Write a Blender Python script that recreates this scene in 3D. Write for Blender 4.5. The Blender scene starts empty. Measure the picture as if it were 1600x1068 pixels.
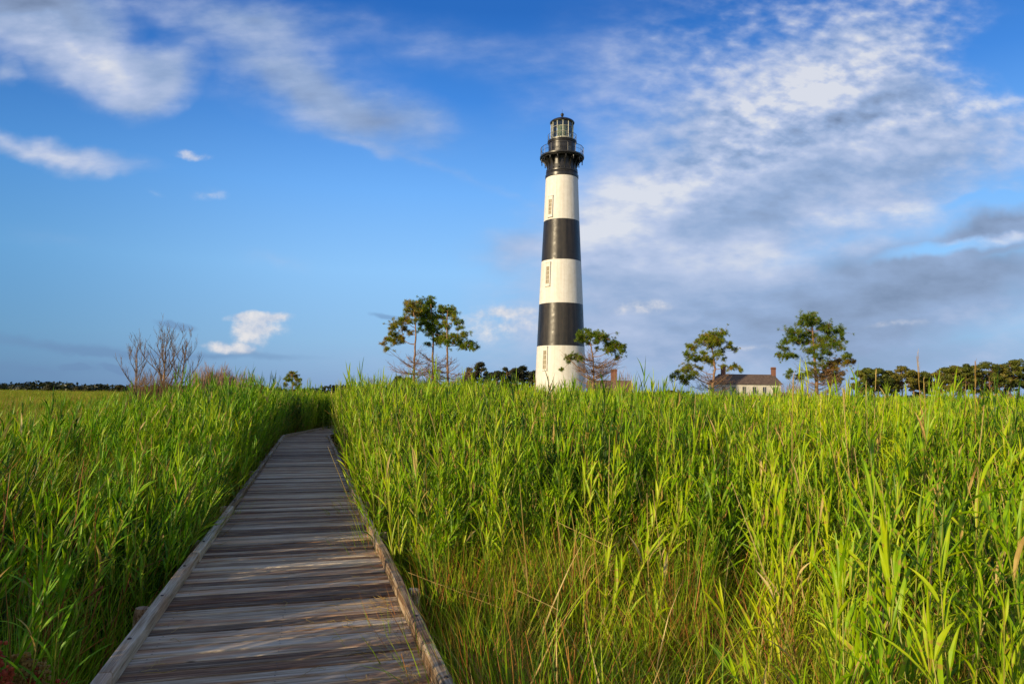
import bpy, bmesh, math, random
import numpy as np
from mathutils import Vector, Matrix, Euler, noise as mnoise

R = math.radians
random.seed(11)
rng = np.random.default_rng(11)
scene = bpy.context.scene
COL = scene.collection

# ------------------------------------------------------------------ camera
CZ = 2.40                      # eye height above the marsh
F = 1067.0                     # focal length in photo pixels (24 mm on 36 mm)
cam_data = bpy.data.cameras.new('camera')
cam_data.lens = 24.0
cam_data.sensor_width = 36.0
cam_data.clip_start = 0.05
cam_data.clip_end = 20000.0
cam = bpy.data.objects.new('camera', cam_data)
COL.objects.link(cam)
CAMROT = Matrix.Rotation(R(90 + 4.25), 3, 'X') @ Matrix.Rotation(R(0.7), 3, 'Z')
cam.matrix_world = Matrix.Translation((0, 0, CZ)) @ CAMROT.to_4x4()
scene.camera = cam
CAM = Vector((0, 0, CZ))
FWD = CAMROT @ Vector((0, 0, -1))


def ray(px, py):
    v = CAMROT @ Vector(((px - 800) / F, (534 - py) / F, -1.0))
    return v / v.y


def at(px, py, Y):
    return CAM + ray(px, py) * Y


def on_plane(px, py, z0, slope=0.0):
    """where the sight line meets the plane z = z0 - slope*y"""
    r = ray(px, py)
    t = (z0 - CZ) / (r.z + slope)
    return CAM + r * t


# ------------------------------------------------------------------ sun, sky
SUN_EL, SUN_AZ = 14.0, 227.0          # azimuth clockwise from +Y: behind, to the left
sd = Vector((math.sin(R(SUN_AZ)) * math.cos(R(SUN_EL)), math.cos(R(SUN_AZ)) * math.cos(R(SUN_EL)), math.sin(R(SUN_EL))))
sun_data = bpy.data.lights.new('sun', 'SUN')
sun_data.energy = 5.0
sun_data.angle = R(0.6)
sun_data.color = (1.0, 0.80, 0.50)
sun = bpy.data.objects.new('sun', sun_data)
sun.rotation_euler = sd.to_track_quat('Z', 'Y').to_euler()
sun.location = (-40, -40, 60)
COL.objects.link(sun)

scene.view_settings.view_transform = 'Standard'
scene.view_settings.look = 'None'
scene.view_settings.exposure = 0.0
scene.view_settings.gamma = 1.0
scene.render.film_transparent = False
scene.cycles.max_bounces = 6
scene.cycles.diffuse_bounces = 3
scene.cycles.transmission_bounces = 5
scene.cycles.transparent_max_bounces = 6

world = bpy.data.worlds.new('World')
scene.world = world
world.use_nodes = True


class NT:
    """small helper for building node trees"""

    def __init__(self, tree):
        self.t = tree
        self.t.nodes.clear()

    def n(self, kind, **kw):
        nd = self.t.nodes.new(kind)
        for k, v in kw.items():
            setattr(nd, k, v)
        return nd

    def put(self, sock, v):
        if v is None:
            return
        if isinstance(v, bpy.types.NodeSocket):
            self.t.links.new(v, sock)
        else:
            if isinstance(v, (int, float)) and hasattr(sock.default_value, '__len__'):
                v = [v] * len(sock.default_value)
            if hasattr(v, '__len__') and hasattr(sock.default_value, '__len__') and len(v) == 3 and len(sock.default_value) == 4:
                v = list(v) + [1.0]
            sock.default_value = v

    def m(self, op, a, b=None, c=None, clamp=False):
        nd = self.n('ShaderNodeMath', operation=op, use_clamp=clamp)
        for i, v in enumerate((a, b, c)):
            self.put(nd.inputs[i], v)
        return nd.outputs[0]

    def vm(self, op, a, b=None, scale=None):
        nd = self.n('ShaderNodeVectorMath', operation=op)
        self.put(nd.inputs[0], a)
        self.put(nd.inputs[1], b)
        if scale is not None:
            self.put(nd.inputs['Scale'], scale)
        return nd.outputs[0]

    def mapping(self, vec, loc=(0, 0, 0), rot=(0, 0, 0), scale=(1, 1, 1), kind='POINT'):
        nd = self.n('ShaderNodeMapping', vector_type=kind)
        self.put(nd.inputs[0], vec)
        nd.inputs['Location'].default_value = loc
        nd.inputs['Rotation'].default_value = rot
        nd.inputs['Scale'].default_value = scale
        return nd.outputs[0]

    def noise(self, vec, scale, detail=4, rough=0.55, dist=0.0, out=0):
        nd = self.n('ShaderNodeTexNoise')
        self.put(nd.inputs['Vector'], vec)
        nd.inputs['Scale'].default_value = scale
        nd.inputs['Detail'].default_value = detail
        nd.inputs['Roughness'].default_value = rough
        nd.inputs['Distortion'].default_value = dist
        return nd.outputs[out]

    def smooth(self, v, lo, hi, a=0.0, b=1.0):
        nd = self.n('ShaderNodeMapRange', interpolation_type='SMOOTHSTEP')
        self.put(nd.inputs[0], v)
        for i, x in enumerate((lo, hi, a, b)):
            nd.inputs[1 + i].default_value = x
        return nd.outputs[0]

    def lin(self, v, lo, hi, a=0.0, b=1.0):
        nd = self.n('ShaderNodeMapRange')
        self.put(nd.inputs[0], v)
        for i, x in enumerate((lo, hi, a, b)):
            nd.inputs[1 + i].default_value = x
        return nd.outputs[0]

    def mix(self, f, a, b, blend='MIX'):
        nd = self.n('ShaderNodeMix', data_type='RGBA', blend_type=blend)
        self.put(nd.inputs[0], f)
        self.put(nd.inputs[6], a)
        self.put(nd.inputs[7], b)
        return nd.outputs[2]

    def ramp(self, v, stops):
        nd = self.n('ShaderNodeValToRGB')
        self.put(nd.inputs[0], v)
        el = nd.color_ramp.elements
        while len(el) < len(stops):
            el.new(0.5)
        for e, (p, c) in zip(el, stops):
            e.position = p
            e.color = tuple(c) + (1.0,)
        return nd.outputs[0]


w = NT(world.node_tree)
wout = w.n('ShaderNodeOutputWorld')
bg = w.n('ShaderNodeBackground')
w.t.links.new(bg.outputs[0], wout.inputs[0])
sky = w.n('ShaderNodeTexSky', sky_type='NISHITA')
sky.sun_disc = False
sky.sun_elevation = R(SUN_EL)
sky.sun_rotation = R(SUN_AZ)
sky.altitude = 0
sky.air_density = 1.0
sky.dust_density = 0.6
sky.ozone_density = 3.0
tc = w.n('ShaderNodeTexCoord').outputs['Generated']
sep = w.n('ShaderNodeSeparateXYZ')
w.put(sep.inputs[0], tc)
dx, dy, dz = sep.outputs
yy = w.m('MAXIMUM', dy, 0.06)
comb = w.n('ShaderNodeCombineXYZ')
w.put(comb.inputs[0], w.m('DIVIDE', dx, yy))
w.put(comb.inputs[1], w.m('DIVIDE', dz, yy))
P0 = comb.outputs[0]                      # a direction as its slopes east and up
wob = w.noise(P0, 5.0, 3, 0.6, out=1)
wobf = w.noise(P0, 17.0, 3, 0.6, out=1)
P = w.vm('ADD', P0, w.vm('SCALE', w.vm('SUBTRACT', wob, (0.5, 0.5, 0.5)), scale=0.09))
P = w.vm('ADD', P, w.vm('SCALE', w.vm('SUBTRACT', wobf, (0.5, 0.5, 0.5)), scale=0.028))
PF = w.vm('ADD', P0, w.vm('SCALE', w.vm('SUBTRACT', wobf, (0.5, 0.5, 0.5)), scale=0.022))


def blobs(lst, vec=None):
    """sum of soft ellipses: (px, py, half length, half width, tilt, weight)"""
    acc = None
    for (px, py, a, b, rot, wt) in lst:
        r_ = ray(px, py)
        mp = w.mapping(vec or P, (r_.x, r_.z, 0), (0, 0, R(rot)), (1.25 * a / F, 1.25 * b / F, 1), 'TEXTURE')
        g = w.n('ShaderNodeTexGradient', gradient_type='SPHERICAL')
        w.put(g.inputs[0], mp)
        acc = w.m('MULTIPLY_ADD', g.outputs['Fac'], wt, acc if acc is not None else 0.0)
    return acc


cover = blobs([
    # left half of the sky
    (70, 50, 230, 75, -24, 1.5), (170, 100, 100, 50, -24, 0.8), (248, 120, 80, 60, 50, 1.5), (60, 10, 190, 50, 0, 0.8), (430, 100, 90, 50, -10, 0.6),
    (2, 112, 30, 24, 0, 0.9), (480, 130, 220, 80, -22, 1.1), (590, 185, 160, 50, -12, 0.7),
    (85, 238, 170, 24, -9, 1.6), (390, 20, 190, 50, -6, 0.9), (700, 70, 160, 60, -15, 0.5),
    (660, 255, 200, 12, -17, 0.45), (440, 405, 75, 18, -8, 0.35), (80, 365, 110, 20, -6, 0.25),
    (790, 395, 80, 30, 5, 0.6), (700, 560, 400, 50, 0, 0.25),
    # right half
    (1130, 80, 360, 150, 12, 0.62), (1400, 40, 190, 90, 15, 0.50), (940, 130, 170, 100, 20, 0.32), (1310, 145, 230, 95, 16, 1.0),
    (1080, 290, 260, 130, 27, 1.25), (1260, 240, 400, 170, 16, 0.8), (1490, 215, 260, 95, 12, 1.0),
    (960, 400, 220, 150, 0, 0.60), (1120, 420, 340, 130, 5, 0.85), (1400, 320, 280, 80, 8, 0.6), (980, 500, 300, 110, 0, 0.40),
    (1450, 445, 340, 66, 9, 1.9), (1575, 362, 110, 30, 14, 1.6), (1330, 530, 520, 80, 0, 0.95), (1150, 560, 500, 70, 0, 0.45),
])
hole = blobs([(1490, 392, 120, 12, 10, 1.5), (1595, 100, 120, 70, 15, 0.9), (1560, 318, 90, 10, 8, 0.7), (870, 330, 50, 200, 0, 0.3)])
dark = blobs([
    (1320, 190, 200, 34, 14, 0.42), (1230, 310, 230, 40, 24, 0.22), (1450, 262, 150, 18, 10, 0.22),
    (1470, 440, 300, 60, 9, 0.55), (1575, 350, 110, 26, 14, 0.55), (1200, 500, 360, 60, 0, 0.15), (1400, 560, 420, 60, 0, 0.30),
    (590, 180, 190, 55, -12, 0.3), (460, 130, 180, 60, -20, 0.08), (60, 10, 150, 45, -10, 0.4), (250, 120, 80, 60, 40, .15), (390, 20, 170, 45, -6, 0.3),
    (100, 545, 300, 40, -4, 0.9),
])
bright = blobs([
    (1285, 128, 200, 46, 17, 0.44), (1080, 268, 240, 60, 28, 0.42), (950, 345, 100, 80, 40, 0.28), (1450, 185, 280, 28, 11, 0.30),
    (1540, 382, 70, 9, 8, 0.9), (1400, 335, 240, 20, 8, 0.3), (1130, 400, 240, 22, 4, 0.25), (130, 80, 160, 26, -26, 0.35), (80, 236, 160, 15, -10, 0.3),
])
# small crisp things: the far thunderhead, wisps
crisp = blobs([
    (407, 496, 52, 9, 3, 3.0), (392, 520, 30, 30, 10, 2.4), (360, 546, 46, 9, -6, 2.4), (430, 512, 30, 16, 0, 1.0),
    (770, 507, 100, 36, 6, 1.2), (790, 490, 70, 10, 6, 0.8), (300, 241, 38, 9, -9, 1.4), (325, 302, 34, 11, -3, 0.9), (240, 300, 30, 9, -20, 0.3),
    (1002, 482, 48, 13, 6, 1.4), (960, 575, 40, 8, 0, .6), (1175, 541, 60, 6, 0, 0.7), (1400, 507, 70, 7, 3, 0.6),
], PF)
wisp = blobs([
    (272, 508, 36, 7, -8, 2.0), (602, 493, 30, 5, -10, 1.6), (110, 543, 220, 12, -6, 1.1), (60, 576, 260, 14, 0, 0.8),
    (330, 556, 190, 7, 0, 1.0), (115, 573, 24, 6, -10, 1.6), (180, 575, 22, 6, -5, 1.5),
], PF)

streak = w.mapping(P0, rot=(0, 0, R(-17)), scale=(1.0, 2.4, 1.0))
n1 = w.noise(streak, 4.6, 6, 0.52, 0.0)
n2 = w.noise(streak, 15.0, 5, 0.55, 0.0)
n3 = w.noise(w.mapping(P0, rot=(0, 0, R(25)), scale=(1.0, 1.7, 1.0)), 30.0, 4, 0.5, 0.0)
right_side = w.smooth(dx, 0.02, 0.32)
nn = w.m('ADD', w.m('MULTIPLY', n1, 0.62), w.m('MULTIPLY', n2, 0.38))
mott = w.m('MULTIPLY', w.m('SUBTRACT', n3, 0.5), w.m('MULTIPLY', right_side, w.smooth(dz, 0.12, 0.42)))
nn = w.m('ADD', nn, w.m('MULTIPLY', mott, 0.8))
cv = w.m('SUBTRACT', cover, hole)
cv = w.m('ADD', w.m('MULTIPLY', cv, 0.75), w.m('MULTIPLY', w.m('MULTIPLY_ADD', nn, 3.0, -1.5), w.m('MINIMUM', cv, 0.42)))
cv = w.smooth(cv, 0.0, 1.05, 0.0, 0.92)
# the rest of the dome, behind the camera, carries broken cloud too
back = w.smooth(dy, 0.12, -0.12)
nb = w.noise(w.mapping(tc, scale=(1, 1, 3)), 2.2, 6, 0.6)
cb = w.m('MULTIPLY', w.smooth(nb, 0.42, 0.62, 0, 0.8), back)
cv = w.m('MAXIMUM', w.m('MULTIPLY', cv, w.m('SUBTRACT', 1.0, back)), cb)
up = w.smooth(dz, -0.02, 0.02)

lum = w.m('ADD', w.m('SUBTRACT', w.m('MULTIPLY', bright, w.m('MULTIPLY_ADD', nn, 3.4, -0.9)), dark), w.m('MULTIPLY_ADD', nn, 1.35, -0.09))
ccol = w.ramp(lum, [(0.0, (0.19, 0.255, 0.39)), (0.16, (0.245, 0.325, 0.49)), (0.40, (0.31, 0.42, 0.64)), (0.70, (0.49, 0.57, 0.77)), (1.0, (0.74, 0.76, 0.82)), ])

SKY = 0.11
nish = w.mix(1.0, sky.outputs[0], (SKY, SKY, SKY), 'MULTIPLY')
# polarised, rain-washed blue: deep overhead, pale towards the horizon, darker to the north-west
grad = w.ramp(w.m('MAXIMUM', dz, 0.0), [(0.0, (0.24, 0.40, 0.69)), (0.07, (0.29, 0.54, 0.86)), (0.17, (0.30, 0.62, 1.05)), (0.28, (0.18, 0.49, 1.05)), (0.40, (0.050, 0.26, 0.80)), (0.50, (0.016, 0.15, 0.57)), (1.0, (0.008, 0.07, 0.33))])
westdark = w.smooth(w.m('ADD', w.m('DIVIDE', dx, yy), w.m('MULTIPLY', w.noise(tc, 1.5, 2), 0.1)), -0.85, -0.05, 0.50, 1.0)
grad = w.mix(1.0, grad, w.ramp(westdark, [(0.5, (0.42, 0.60, 0.68)), (1.0, (1, 1, 1))]), 'MULTIPLY')
skyc = w.mix(0.85, nish, grad)
skyc = w.mix(w.smooth(dy, 0.35, -0.45, 0, 0.85), skyc, w.mix(0.5, nish, (0.52, 0.50, 0.47)))
skyc = w.mix(cv, skyc, ccol)
cr = w.m('MULTIPLY', crisp, w.m('MULTIPLY_ADD', n2, 2.2, -0.4))
n4 = w.noise(P0, 42.0, 4, 0.6)
cr = w.m('ADD', cr, w.m('MULTIPLY', w.m('SUBTRACT', n4, 0.5), w.m('MINIMUM', w.m('MULTIPLY', cr, 3.0), 1.6)))
skyc = w.mix(w.smooth(cr, 0.05, 1.3, 0, 0.85), skyc, w.ramp(w.m('MULTIPLY_ADD', n4, 2.5, -0.75), [(0.0, (0.46, 0.54, 0.70)), (0.9, (0.86, 0.82, 0.80))]))
wi = w.m('MULTIPLY', wisp, w.m('MULTIPLY_ADD', n2, 1.2, 0.3))
skyc = w.mix(w.smooth(wi, 0.05, 1.0, 0, 0.55), skyc, (0.15, 0.26, 0.46))
w.put(bg.inputs['Color'], skyc)
bg.inputs['Strength'].default_value = 1.0
world.cycles.sampling_method = 'MANUAL'
world.cycles.sample_map_resolution = 512


# ------------------------------------------------------------------ materials
def material(name):
    m = bpy.data.materials.new(name)
    m.use_nodes = True
    t = NT(m.node_tree)
    out = t.n('ShaderNodeOutputMaterial')
    b = t.n('ShaderNodeBsdfPrincipled')
    t.t.links.new(b.outputs[0], out.inputs[0])
    return m, t, b, out


def bump(t, b, h, strength=0.3, dist=0.02):
    bp = t.n('ShaderNodeBump')
    bp.inputs['Strength'].default_value = strength
    bp.inputs['Distance'].default_value = dist
    t.put(bp.inputs['Height'], h)
    t.put(b.inputs['Normal'], bp.outputs[0])


def plain(name, c1, c2, scale=3.0, rough=0.7, bmp=0.2, metallic=0.0):
    m, t, b, _ = material(name)
    co = t.n('ShaderNodeTexCoord').outputs['Object']
    n = t.noise(co, scale, 6, 0.65)
    t.put(b.inputs['Base Color'], t.mix(t.smooth(n, 0.3, 0.7), c1, c2))
    b.inputs['Roughness'].default_value = rough
    b.inputs['Metallic'].default_value = metallic
    if bmp:
        bump(t, b, n, bmp)
    return m


def leafy(name, stops, trans=0.35, patch=0.25, rough=0.45, spec=0.28, tcol=(1.25, 1.15, 0.45), dry=None):
    """leaf surface: colour by clump (random per instance) and by patch of ground"""
    m, t, b, out = material(name)
    rnd = t.n('ShaderNodeObjectInfo').outputs['Random']
    pos = t.n('ShaderNodeNewGeometry').outputs['Position']
    big = t.noise(pos, patch, 3, 0.6)
    small = t.noise(pos, 9.0, 2, 0.6)
    f = t.m('ADD', t.m('MULTIPLY_ADD', rnd, 0.45, -0.1), t.m('ADD', t.m('MULTIPLY_ADD', big, 1.0, -0.15), t.m('MULTIPLY_ADD', small, 0.8, -0.40)))
    col = t.ramp(f, stops)
    if dry:
        d = t.noise(pos, 23.0, 1, 0.5)
        col = t.mix(t.smooth(d, 0.62, 0.7, 0, dry[0]), col, dry[1])
    t.put(b.inputs['Base Color'], col)
    b.inputs['Roughness'].default_value = rough
    b.inputs['Specular IOR Level'].default_value = spec
    tr = t.n('ShaderNodeBsdfTranslucent')
    t.put(tr.inputs[0], t.mix(1.0, col, tcol, 'MULTIPLY'))
    mx = t.n('ShaderNodeMixShader')
    mx.inputs[0].default_value = trans
    t.t.links.new(b.outputs[0], mx.inputs[1])
    t.t.links.new(tr.outputs[0], mx.inputs[2])
    t.t.links.new(mx.outputs[0], out.inputs[0])
    return m


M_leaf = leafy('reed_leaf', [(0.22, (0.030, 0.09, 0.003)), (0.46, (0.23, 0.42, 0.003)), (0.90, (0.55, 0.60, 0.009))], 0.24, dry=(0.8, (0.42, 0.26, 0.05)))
M_leafL = leafy('reed_leaf_shaded', [(0.22, (0.015, 0.065, 0.003)), (0.48, (0.15, 0.35, 0.003)), (0.88, (0.46, 0.58, 0.009))], 0.24, dry=(0.6, (0.36, 0.2, 0.04)))  # darker copy of the reed leaf: left-foreground shade put into the green
M_stem = leafy('reed_stem', [(0.2, (0.16, 0.20, 0.02)), (0.5, (0.32, 0.32, 0.04)), (0.8, (0.45, 0.36, 0.08))], 0.1)
M_dry = leafy('dry_reed', [(0.2, (0.30, 0.17, 0.04)), (0.5, (0.48, 0.34, 0.10)), (0.8, (0.60, 0.47, 0.19))], 0.12)
M_rust = leafy('rusty_stalk', [(0.2, (0.22, 0.07, 0.02)), (0.5, (0.40, 0.16, 0.035)), (0.8, (0.48, 0.26, 0.06))], 0.12)
M_fine = leafy('fine_grass', [(0.15, (0.07, 0.18, 0.006)), (0.5, (0.28, 0.43, 0.010)), (0.9, (0.60, 0.58, 0.04))], 0.3, 0.7, dry=(0.7, (0.40, 0.22, 0.05)))
M_field = leafy('field_grass', [(0.15, (0.07, 0.15, 0.008)), (0.45, (0.22, 0.37, 0.010)), (0.65, (0.40, 0.46, 0.02)), (0.95, (0.40, 0.26, 0.05))], 0.25, 0.12, dry=(0.7, (0.3, 0.15, 0.04)))
M_needle = leafy('pine_needles', [(0.25, (0.11, 0.19, 0.014)), (0.52, (0.24, 0.30, 0.014)), (0.62, (0.36, 0.30, 0.025)), (0.78, (0.44, 0.21, 0.045))], 0.35, 0.9, tcol=(1, 1, .5))
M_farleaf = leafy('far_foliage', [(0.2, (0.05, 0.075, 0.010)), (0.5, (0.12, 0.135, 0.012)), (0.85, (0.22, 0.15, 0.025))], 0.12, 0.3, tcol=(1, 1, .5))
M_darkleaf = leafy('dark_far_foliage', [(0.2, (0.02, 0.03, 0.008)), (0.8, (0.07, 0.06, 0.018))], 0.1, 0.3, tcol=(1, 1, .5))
M_bark = plain('pine_bark', (0.16, 0.085, 0.045), (0.34, 0.21, 0.12), 5.0, 0.9, 0.5)
M_twig = plain('bare_twig', (0.09, 0.06, 0.04), (0.20, 0.14, 0.095), 5.0, 0.9, 0.3)
M_brush = plain('brown_brush', (0.18, 0.10, 0.06), (0.36, 0.24, 0.16), 2.0, 0.9, 0.0)
M_redbrush = plain('rusty_brush', (0.12, 0.07, 0.035), (0.22, 0.135, 0.06), 2.0, 0.9, 0.0)

# weathered planks: grain runs along the object's x axis, each plank has its own shift
def wood(name, along='x', warm=0.5):
    m, t, b, _ = material(name)
    co = t.n('ShaderNodeTexCoord').outputs['Object']
    at_ = t.n('ShaderNodeAttribute')
    at_.attribute_name = 'tint'
    ti = at_.outputs['Fac']
    off = t.n('ShaderNodeCombineXYZ')
    t.put(off.inputs[0], t.m('MULTIPLY', ti, 37.0))
    t.put(off.inputs[2], t.m('MULTIPLY', ti, 11.0))
    v = t.vm('ADD', co, off.outputs[0])
    sc = (1, 1, 1)
    if along == 'x':
        g1 = t.mapping(v, scale=(1.6, 46, 20))
        g2 = t.mapping(v, scale=(3.0, 160, 60))
        g3 = t.mapping(v, scale=(0.9, 7.0, 2))
    else:
        g1 = t.mapping(v, scale=(34, 1.3, 20))
        g2 = t.mapping(v, scale=(160, 3.0, 60))
        g3 = t.mapping(v, scale=(7.0, 0.9, 2))
    n_1 = t.noise(g1, 1.0, 6, 0.72, 0.12)
    n_2 = t.noise(g2, 1.0, 3, 0.6, 0.0)
    n_3 = t.noise(g3, 1.0, 4, 0.6, 0.5)
    kn = t.n('ShaderNodeTexVoronoi')
    t.put(kn.inputs['Vector'], t.mapping(v, scale=(2.2, 7, 1) if along == 'x' else (7, 2.2, 1)))
    kn.inputs['Scale'].default_value = 1.0
    knot = t.smooth(kn.outputs['Distance'], 0.10, 0.03)
    f = t.m('ADD', t.m('MULTIPLY', n_1, 0.6), t.m('MULTIPLY', n_2, 0.4))
    f = t.m('ADD', f, t.m('MULTIPLY_ADD', ti, 0.27, -0.135))
    col = t.ramp(f, [(0.32, (0.045, 0.024, 0.012)), (0.42, (0.20, 0.12, 0.060)), (0.53, (0.44, 0.335, 0.215)), (0.68, (0.74, 0.62, 0.46))])
    brown = t.m('MULTIPLY', t.smooth(n_3, 0.46, 0.64), 0.8 * warm * 1.2)
    col = t.mix(brown, col, t.mix(1.0, col, (0.80, 0.46, 0.25), 'MULTIPLY'))
    col = t.mix(t.m('MULTIPLY', knot, 0.8), col, (0.03, 0.02, 0.014))
    t.put(b.inputs['Base Color'], col)
    b.inputs['Roughness'].default_value = 0.72
    b.inputs['Specular IOR Level'].default_value = 0.3
    bump(t, b, f, 0.9, 0.008)
    return m


M_deck = wood('weathered_deck_wood', 'x', 0.75)
M_curb = wood('weathered_curb_wood', 'y', 0.5)
M_joist = plain('damp_joist_wood', (0.05, 0.035, 0.025), (0.11, 0.08, 0.055), 6.0, 0.9, 0.3)
M_bolt = plain('rusty_screw_head', (0.05, 0.035, 0.03), (0.10, 0.07, 0.05), 30, 0.5, 0.0, 0.6)


def tower_paint(name, c1, c2, rough, brick):
    m, t, b, _ = material(name)
    co = t.n('ShaderNodeTexCoord').outputs['Object']
    s = t.n('ShaderNodeSeparateXYZ')
    t.put(s.inputs[0], co)
    ang = t.m('ARCTAN2', s.outputs[1], s.outputs[0])
    cc = t.n('ShaderNodeCombineXYZ')
    t.put(cc.inputs[0], t.m('MULTIPLY', ang, 4.0))
    t.put(cc.inputs[1], s.outputs[2])
    br = t.n('ShaderNodeTexBrick')
    t.put(br.inputs['Vector'], cc.outputs[0])
    br.inputs['Scale'].default_value = 1.0
    br.inputs['Brick Width'].default_value = 0.44
    br.inputs['Row Height'].default_value = 0.16
    br.inputs['Mortar Size'].default_value = 0.014
    br.inputs['Mortar Smooth'].default_value = 0.6
    str_ = t.noise(t.mapping(cc.outputs[0], scale=(2.2, 0.12, 1)), 1.0, 5, 0.6)
    spots = t.noise(co, 1.6, 7, 0.7)
    n = t.m('ADD', t.m('MULTIPLY', str_, 0.55), t.m('MULTIPLY', spots, 0.45))
    base = t.mix(t.smooth(n, 0.36, 0.64), c1, c2)
    base = t.mix(t.m('MULTIPLY', br.outputs['Fac'], brick), base, t.mix(1.0, base, (0.6, 0.58, 0.55), 'MULTIPLY'))
    rust = t.m('MULTIPLY', t.smooth(t.noise(t.mapping(cc.outputs[0], scale=(1.1, 0.10, 1)), 1.0, 6, 0.7), 0.56, 0.72), t.smooth(t.noise(co, 0.5, 4, 0.6), 0.45, 0.65))
    base = t.mix(t.m('MULTIPLY', rust, 0.38), base, (0.22, 0.13, 0.07))
    # dirt creeping up the bottom few metres where the paint has worn
    low = t.m('MULTIPLY', t.smooth(s.outputs[2], 4.2, 0.3), t.smooth(t.noise(co, 1.1, 6, 0.7), 0.40, 0.62))
    base = t.mix(t.m('MULTIPLY', low, 0.55), base, (0.30, 0.22, 0.15))
    t.put(b.inputs['Base Color'], base)
    t.put(b.inputs['Roughness'], t.lin(spots, 0.3, 0.7, rough - 0.1, rough + 0.12))
    h = t.m('ADD', t.m('MULTIPLY', br.outputs['Fac'], -0.6), t.m('MULTIPLY', spots, 0.9))
    bump(t, b, h, 0.5, 0.03)
    return m


M_white = tower_paint('tower_white_paint', (0.70, 0.66, 0.58), (0.84, 0.81, 0.75), 0.62, 0.28)
M_black = tower_paint('tower_black_paint', (0.008, 0.007, 0.006), (0.036, 0.029, 0.022), 0.36, 0.5)
M_iron = plain('black_iron', (0.010, 0.010, 0.011), (0.035, 0.032, 0.030), 2.0, 0.34, 0.1)
M_trim = plain('cream_trim', (0.62, 0.56, 0.45), (0.74, 0.69, 0.58), 4.0, 0.6, 0.0)
M_blind = plain('window_inside', (0.20, 0.16, 0.09), (0.32, 0.26, 0.15), 2.0, 0.8, 0.0)
M_mull = plain('pale_lantern_bars', (0.45, 0.45, 0.36), (0.62, 0.60, 0.46), 2.0, 0.45, 0.0)


def glassy(name, tint, mixf, rough=0.05):
    m, t, b, out = material(name)
    gl = t.n('ShaderNodeBsdfGlossy')
    gl.inputs['Roughness'].default_value = rough
    t.put(gl.inputs['Color'], (0.9, 0.95, 0.95))
    tp = t.n('ShaderNodeBsdfTransparent')
    t.put(tp.inputs[0], tint)
    fr = t.n('ShaderNodeFresnel')
    fr.inputs[0].default_value = 1.5
    mx = t.n('ShaderNodeMixShader')
    t.put(mx.inputs[0], t.m('ADD', fr.outputs[0], mixf, clamp=True))
    t.t.links.new(tp.outputs[0], mx.inputs[1])
    t.t.links.new(gl.outputs[0], mx.inputs[2])
    t.t.links.new(mx.outputs[0], out.inputs[0])
    return m


M_pane = glassy('lantern_glass', (0.80, 0.90, 0.90), 0.06)
M_lens = plain('fresnel_lens_glass', (0.42, 0.46, 0.28), (0.66, 0.66, 0.44), 5.0, 0.15, 0.0)
M_brass = plain('brass_lens_frame', (0.30, 0.24, 0.08), (0.42, 0.36, 0.14), 6, 0.4, 0, 0.7)

def shingles(name, c1, c2):
    m, t, b, _ = material(name)
    co = t.n('ShaderNodeTexCoord').outputs['Object']
    br = t.n('ShaderNodeTexBrick')
    t.put(br.inputs['Vector'], t.mapping(co, scale=(1, 1.35, 1)))
    br.inputs['Scale'].default_value = 1.0
    br.inputs['Brick Width'].default_value = 0.3
    br.inputs['Row Height'].default_value = 0.24
    br.inputs['Mortar Size'].default_value = 0.02
    t.put(br.inputs['Color1'], c1)
    t.put(br.inputs['Color2'], c2)
    t.put(br.inputs['Mortar'], (c1[0] * .4, c1[1] * .4, c1[2] * .4))
    n = t.noise(co, 0.9, 6, 0.7)
    t.put(b.inputs['Base Color'], t.mix(t.smooth(n, .4, .7, 0, .6), br.outputs['Color'], c2))
    b.inputs['Roughness'].default_value = 0.9
    bump(t, b, br.outputs['Fac'], -0.4)
    return m


M_roof = shingles('brown_shingles', (0.10, 0.065, 0.045), (0.19, 0.13, 0.09))
M_clap = plain('white_clapboard', (0.50, 0.47, 0.41), (0.66, 0.63, 0.56), 1.5, 0.6, 0.1)
M_brickred = shingles('red_brick', (0.17, 0.07, 0.045), (0.27, 0.125, 0.08))
M_glassdark = plain('dark_window_glass', (0.03, 0.04, 0.05), (0.06, 0.08, 0.10), 1.0, 0.08, 0.0)
M_seedred = plain('red_seed_head', (0.30, 0.03, 0.01), (0.42, 0.08, 0.02), 20, 0.8, 0.2)
M_seedtan = plain('tan_seed_head', (0.22, 0.12, 0.02), (0.34, 0.20, 0.04), 20, 0.8, 0.2)

mg, tg, bgd, _ = material('marsh_ground')
pos = tg.n('ShaderNodeNewGeometry').outputs['Position']
ng = tg.noise(pos, 0.15, 8, 0.7)
ng2 = tg.noise(pos, 7.0, 5, 0.7)
gcol = tg.ramp(tg.m('ADD', tg.m('MULTIPLY', ng, .5), tg.m('MULTIPLY', ng2, .5)), [(0.3, (0.012, 0.014, 0.006)), (0.5, (0.035, 0.045, 0.012)), (0.7, (0.075, 0.065, 0.03))])
far_ = tg.n('ShaderNodeVectorMath', operation='LENGTH')
tg.put(far_.inputs[0], pos)
gcol = tg.mix(tg.smooth(far_.outputs['Value'], 110, 170, 0, .85), gcol, tg.mix(tg.smooth(ng, .4, .6), (0.10, 0.12, 0.02), (0.13, 0.10, 0.03)))
tg.put(bgd.inputs['Base Color'], gcol)
bgd.inputs['Roughness'].default_value = 0.95
bump(tg, bgd, ng2, 0.8, 0.05)


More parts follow.
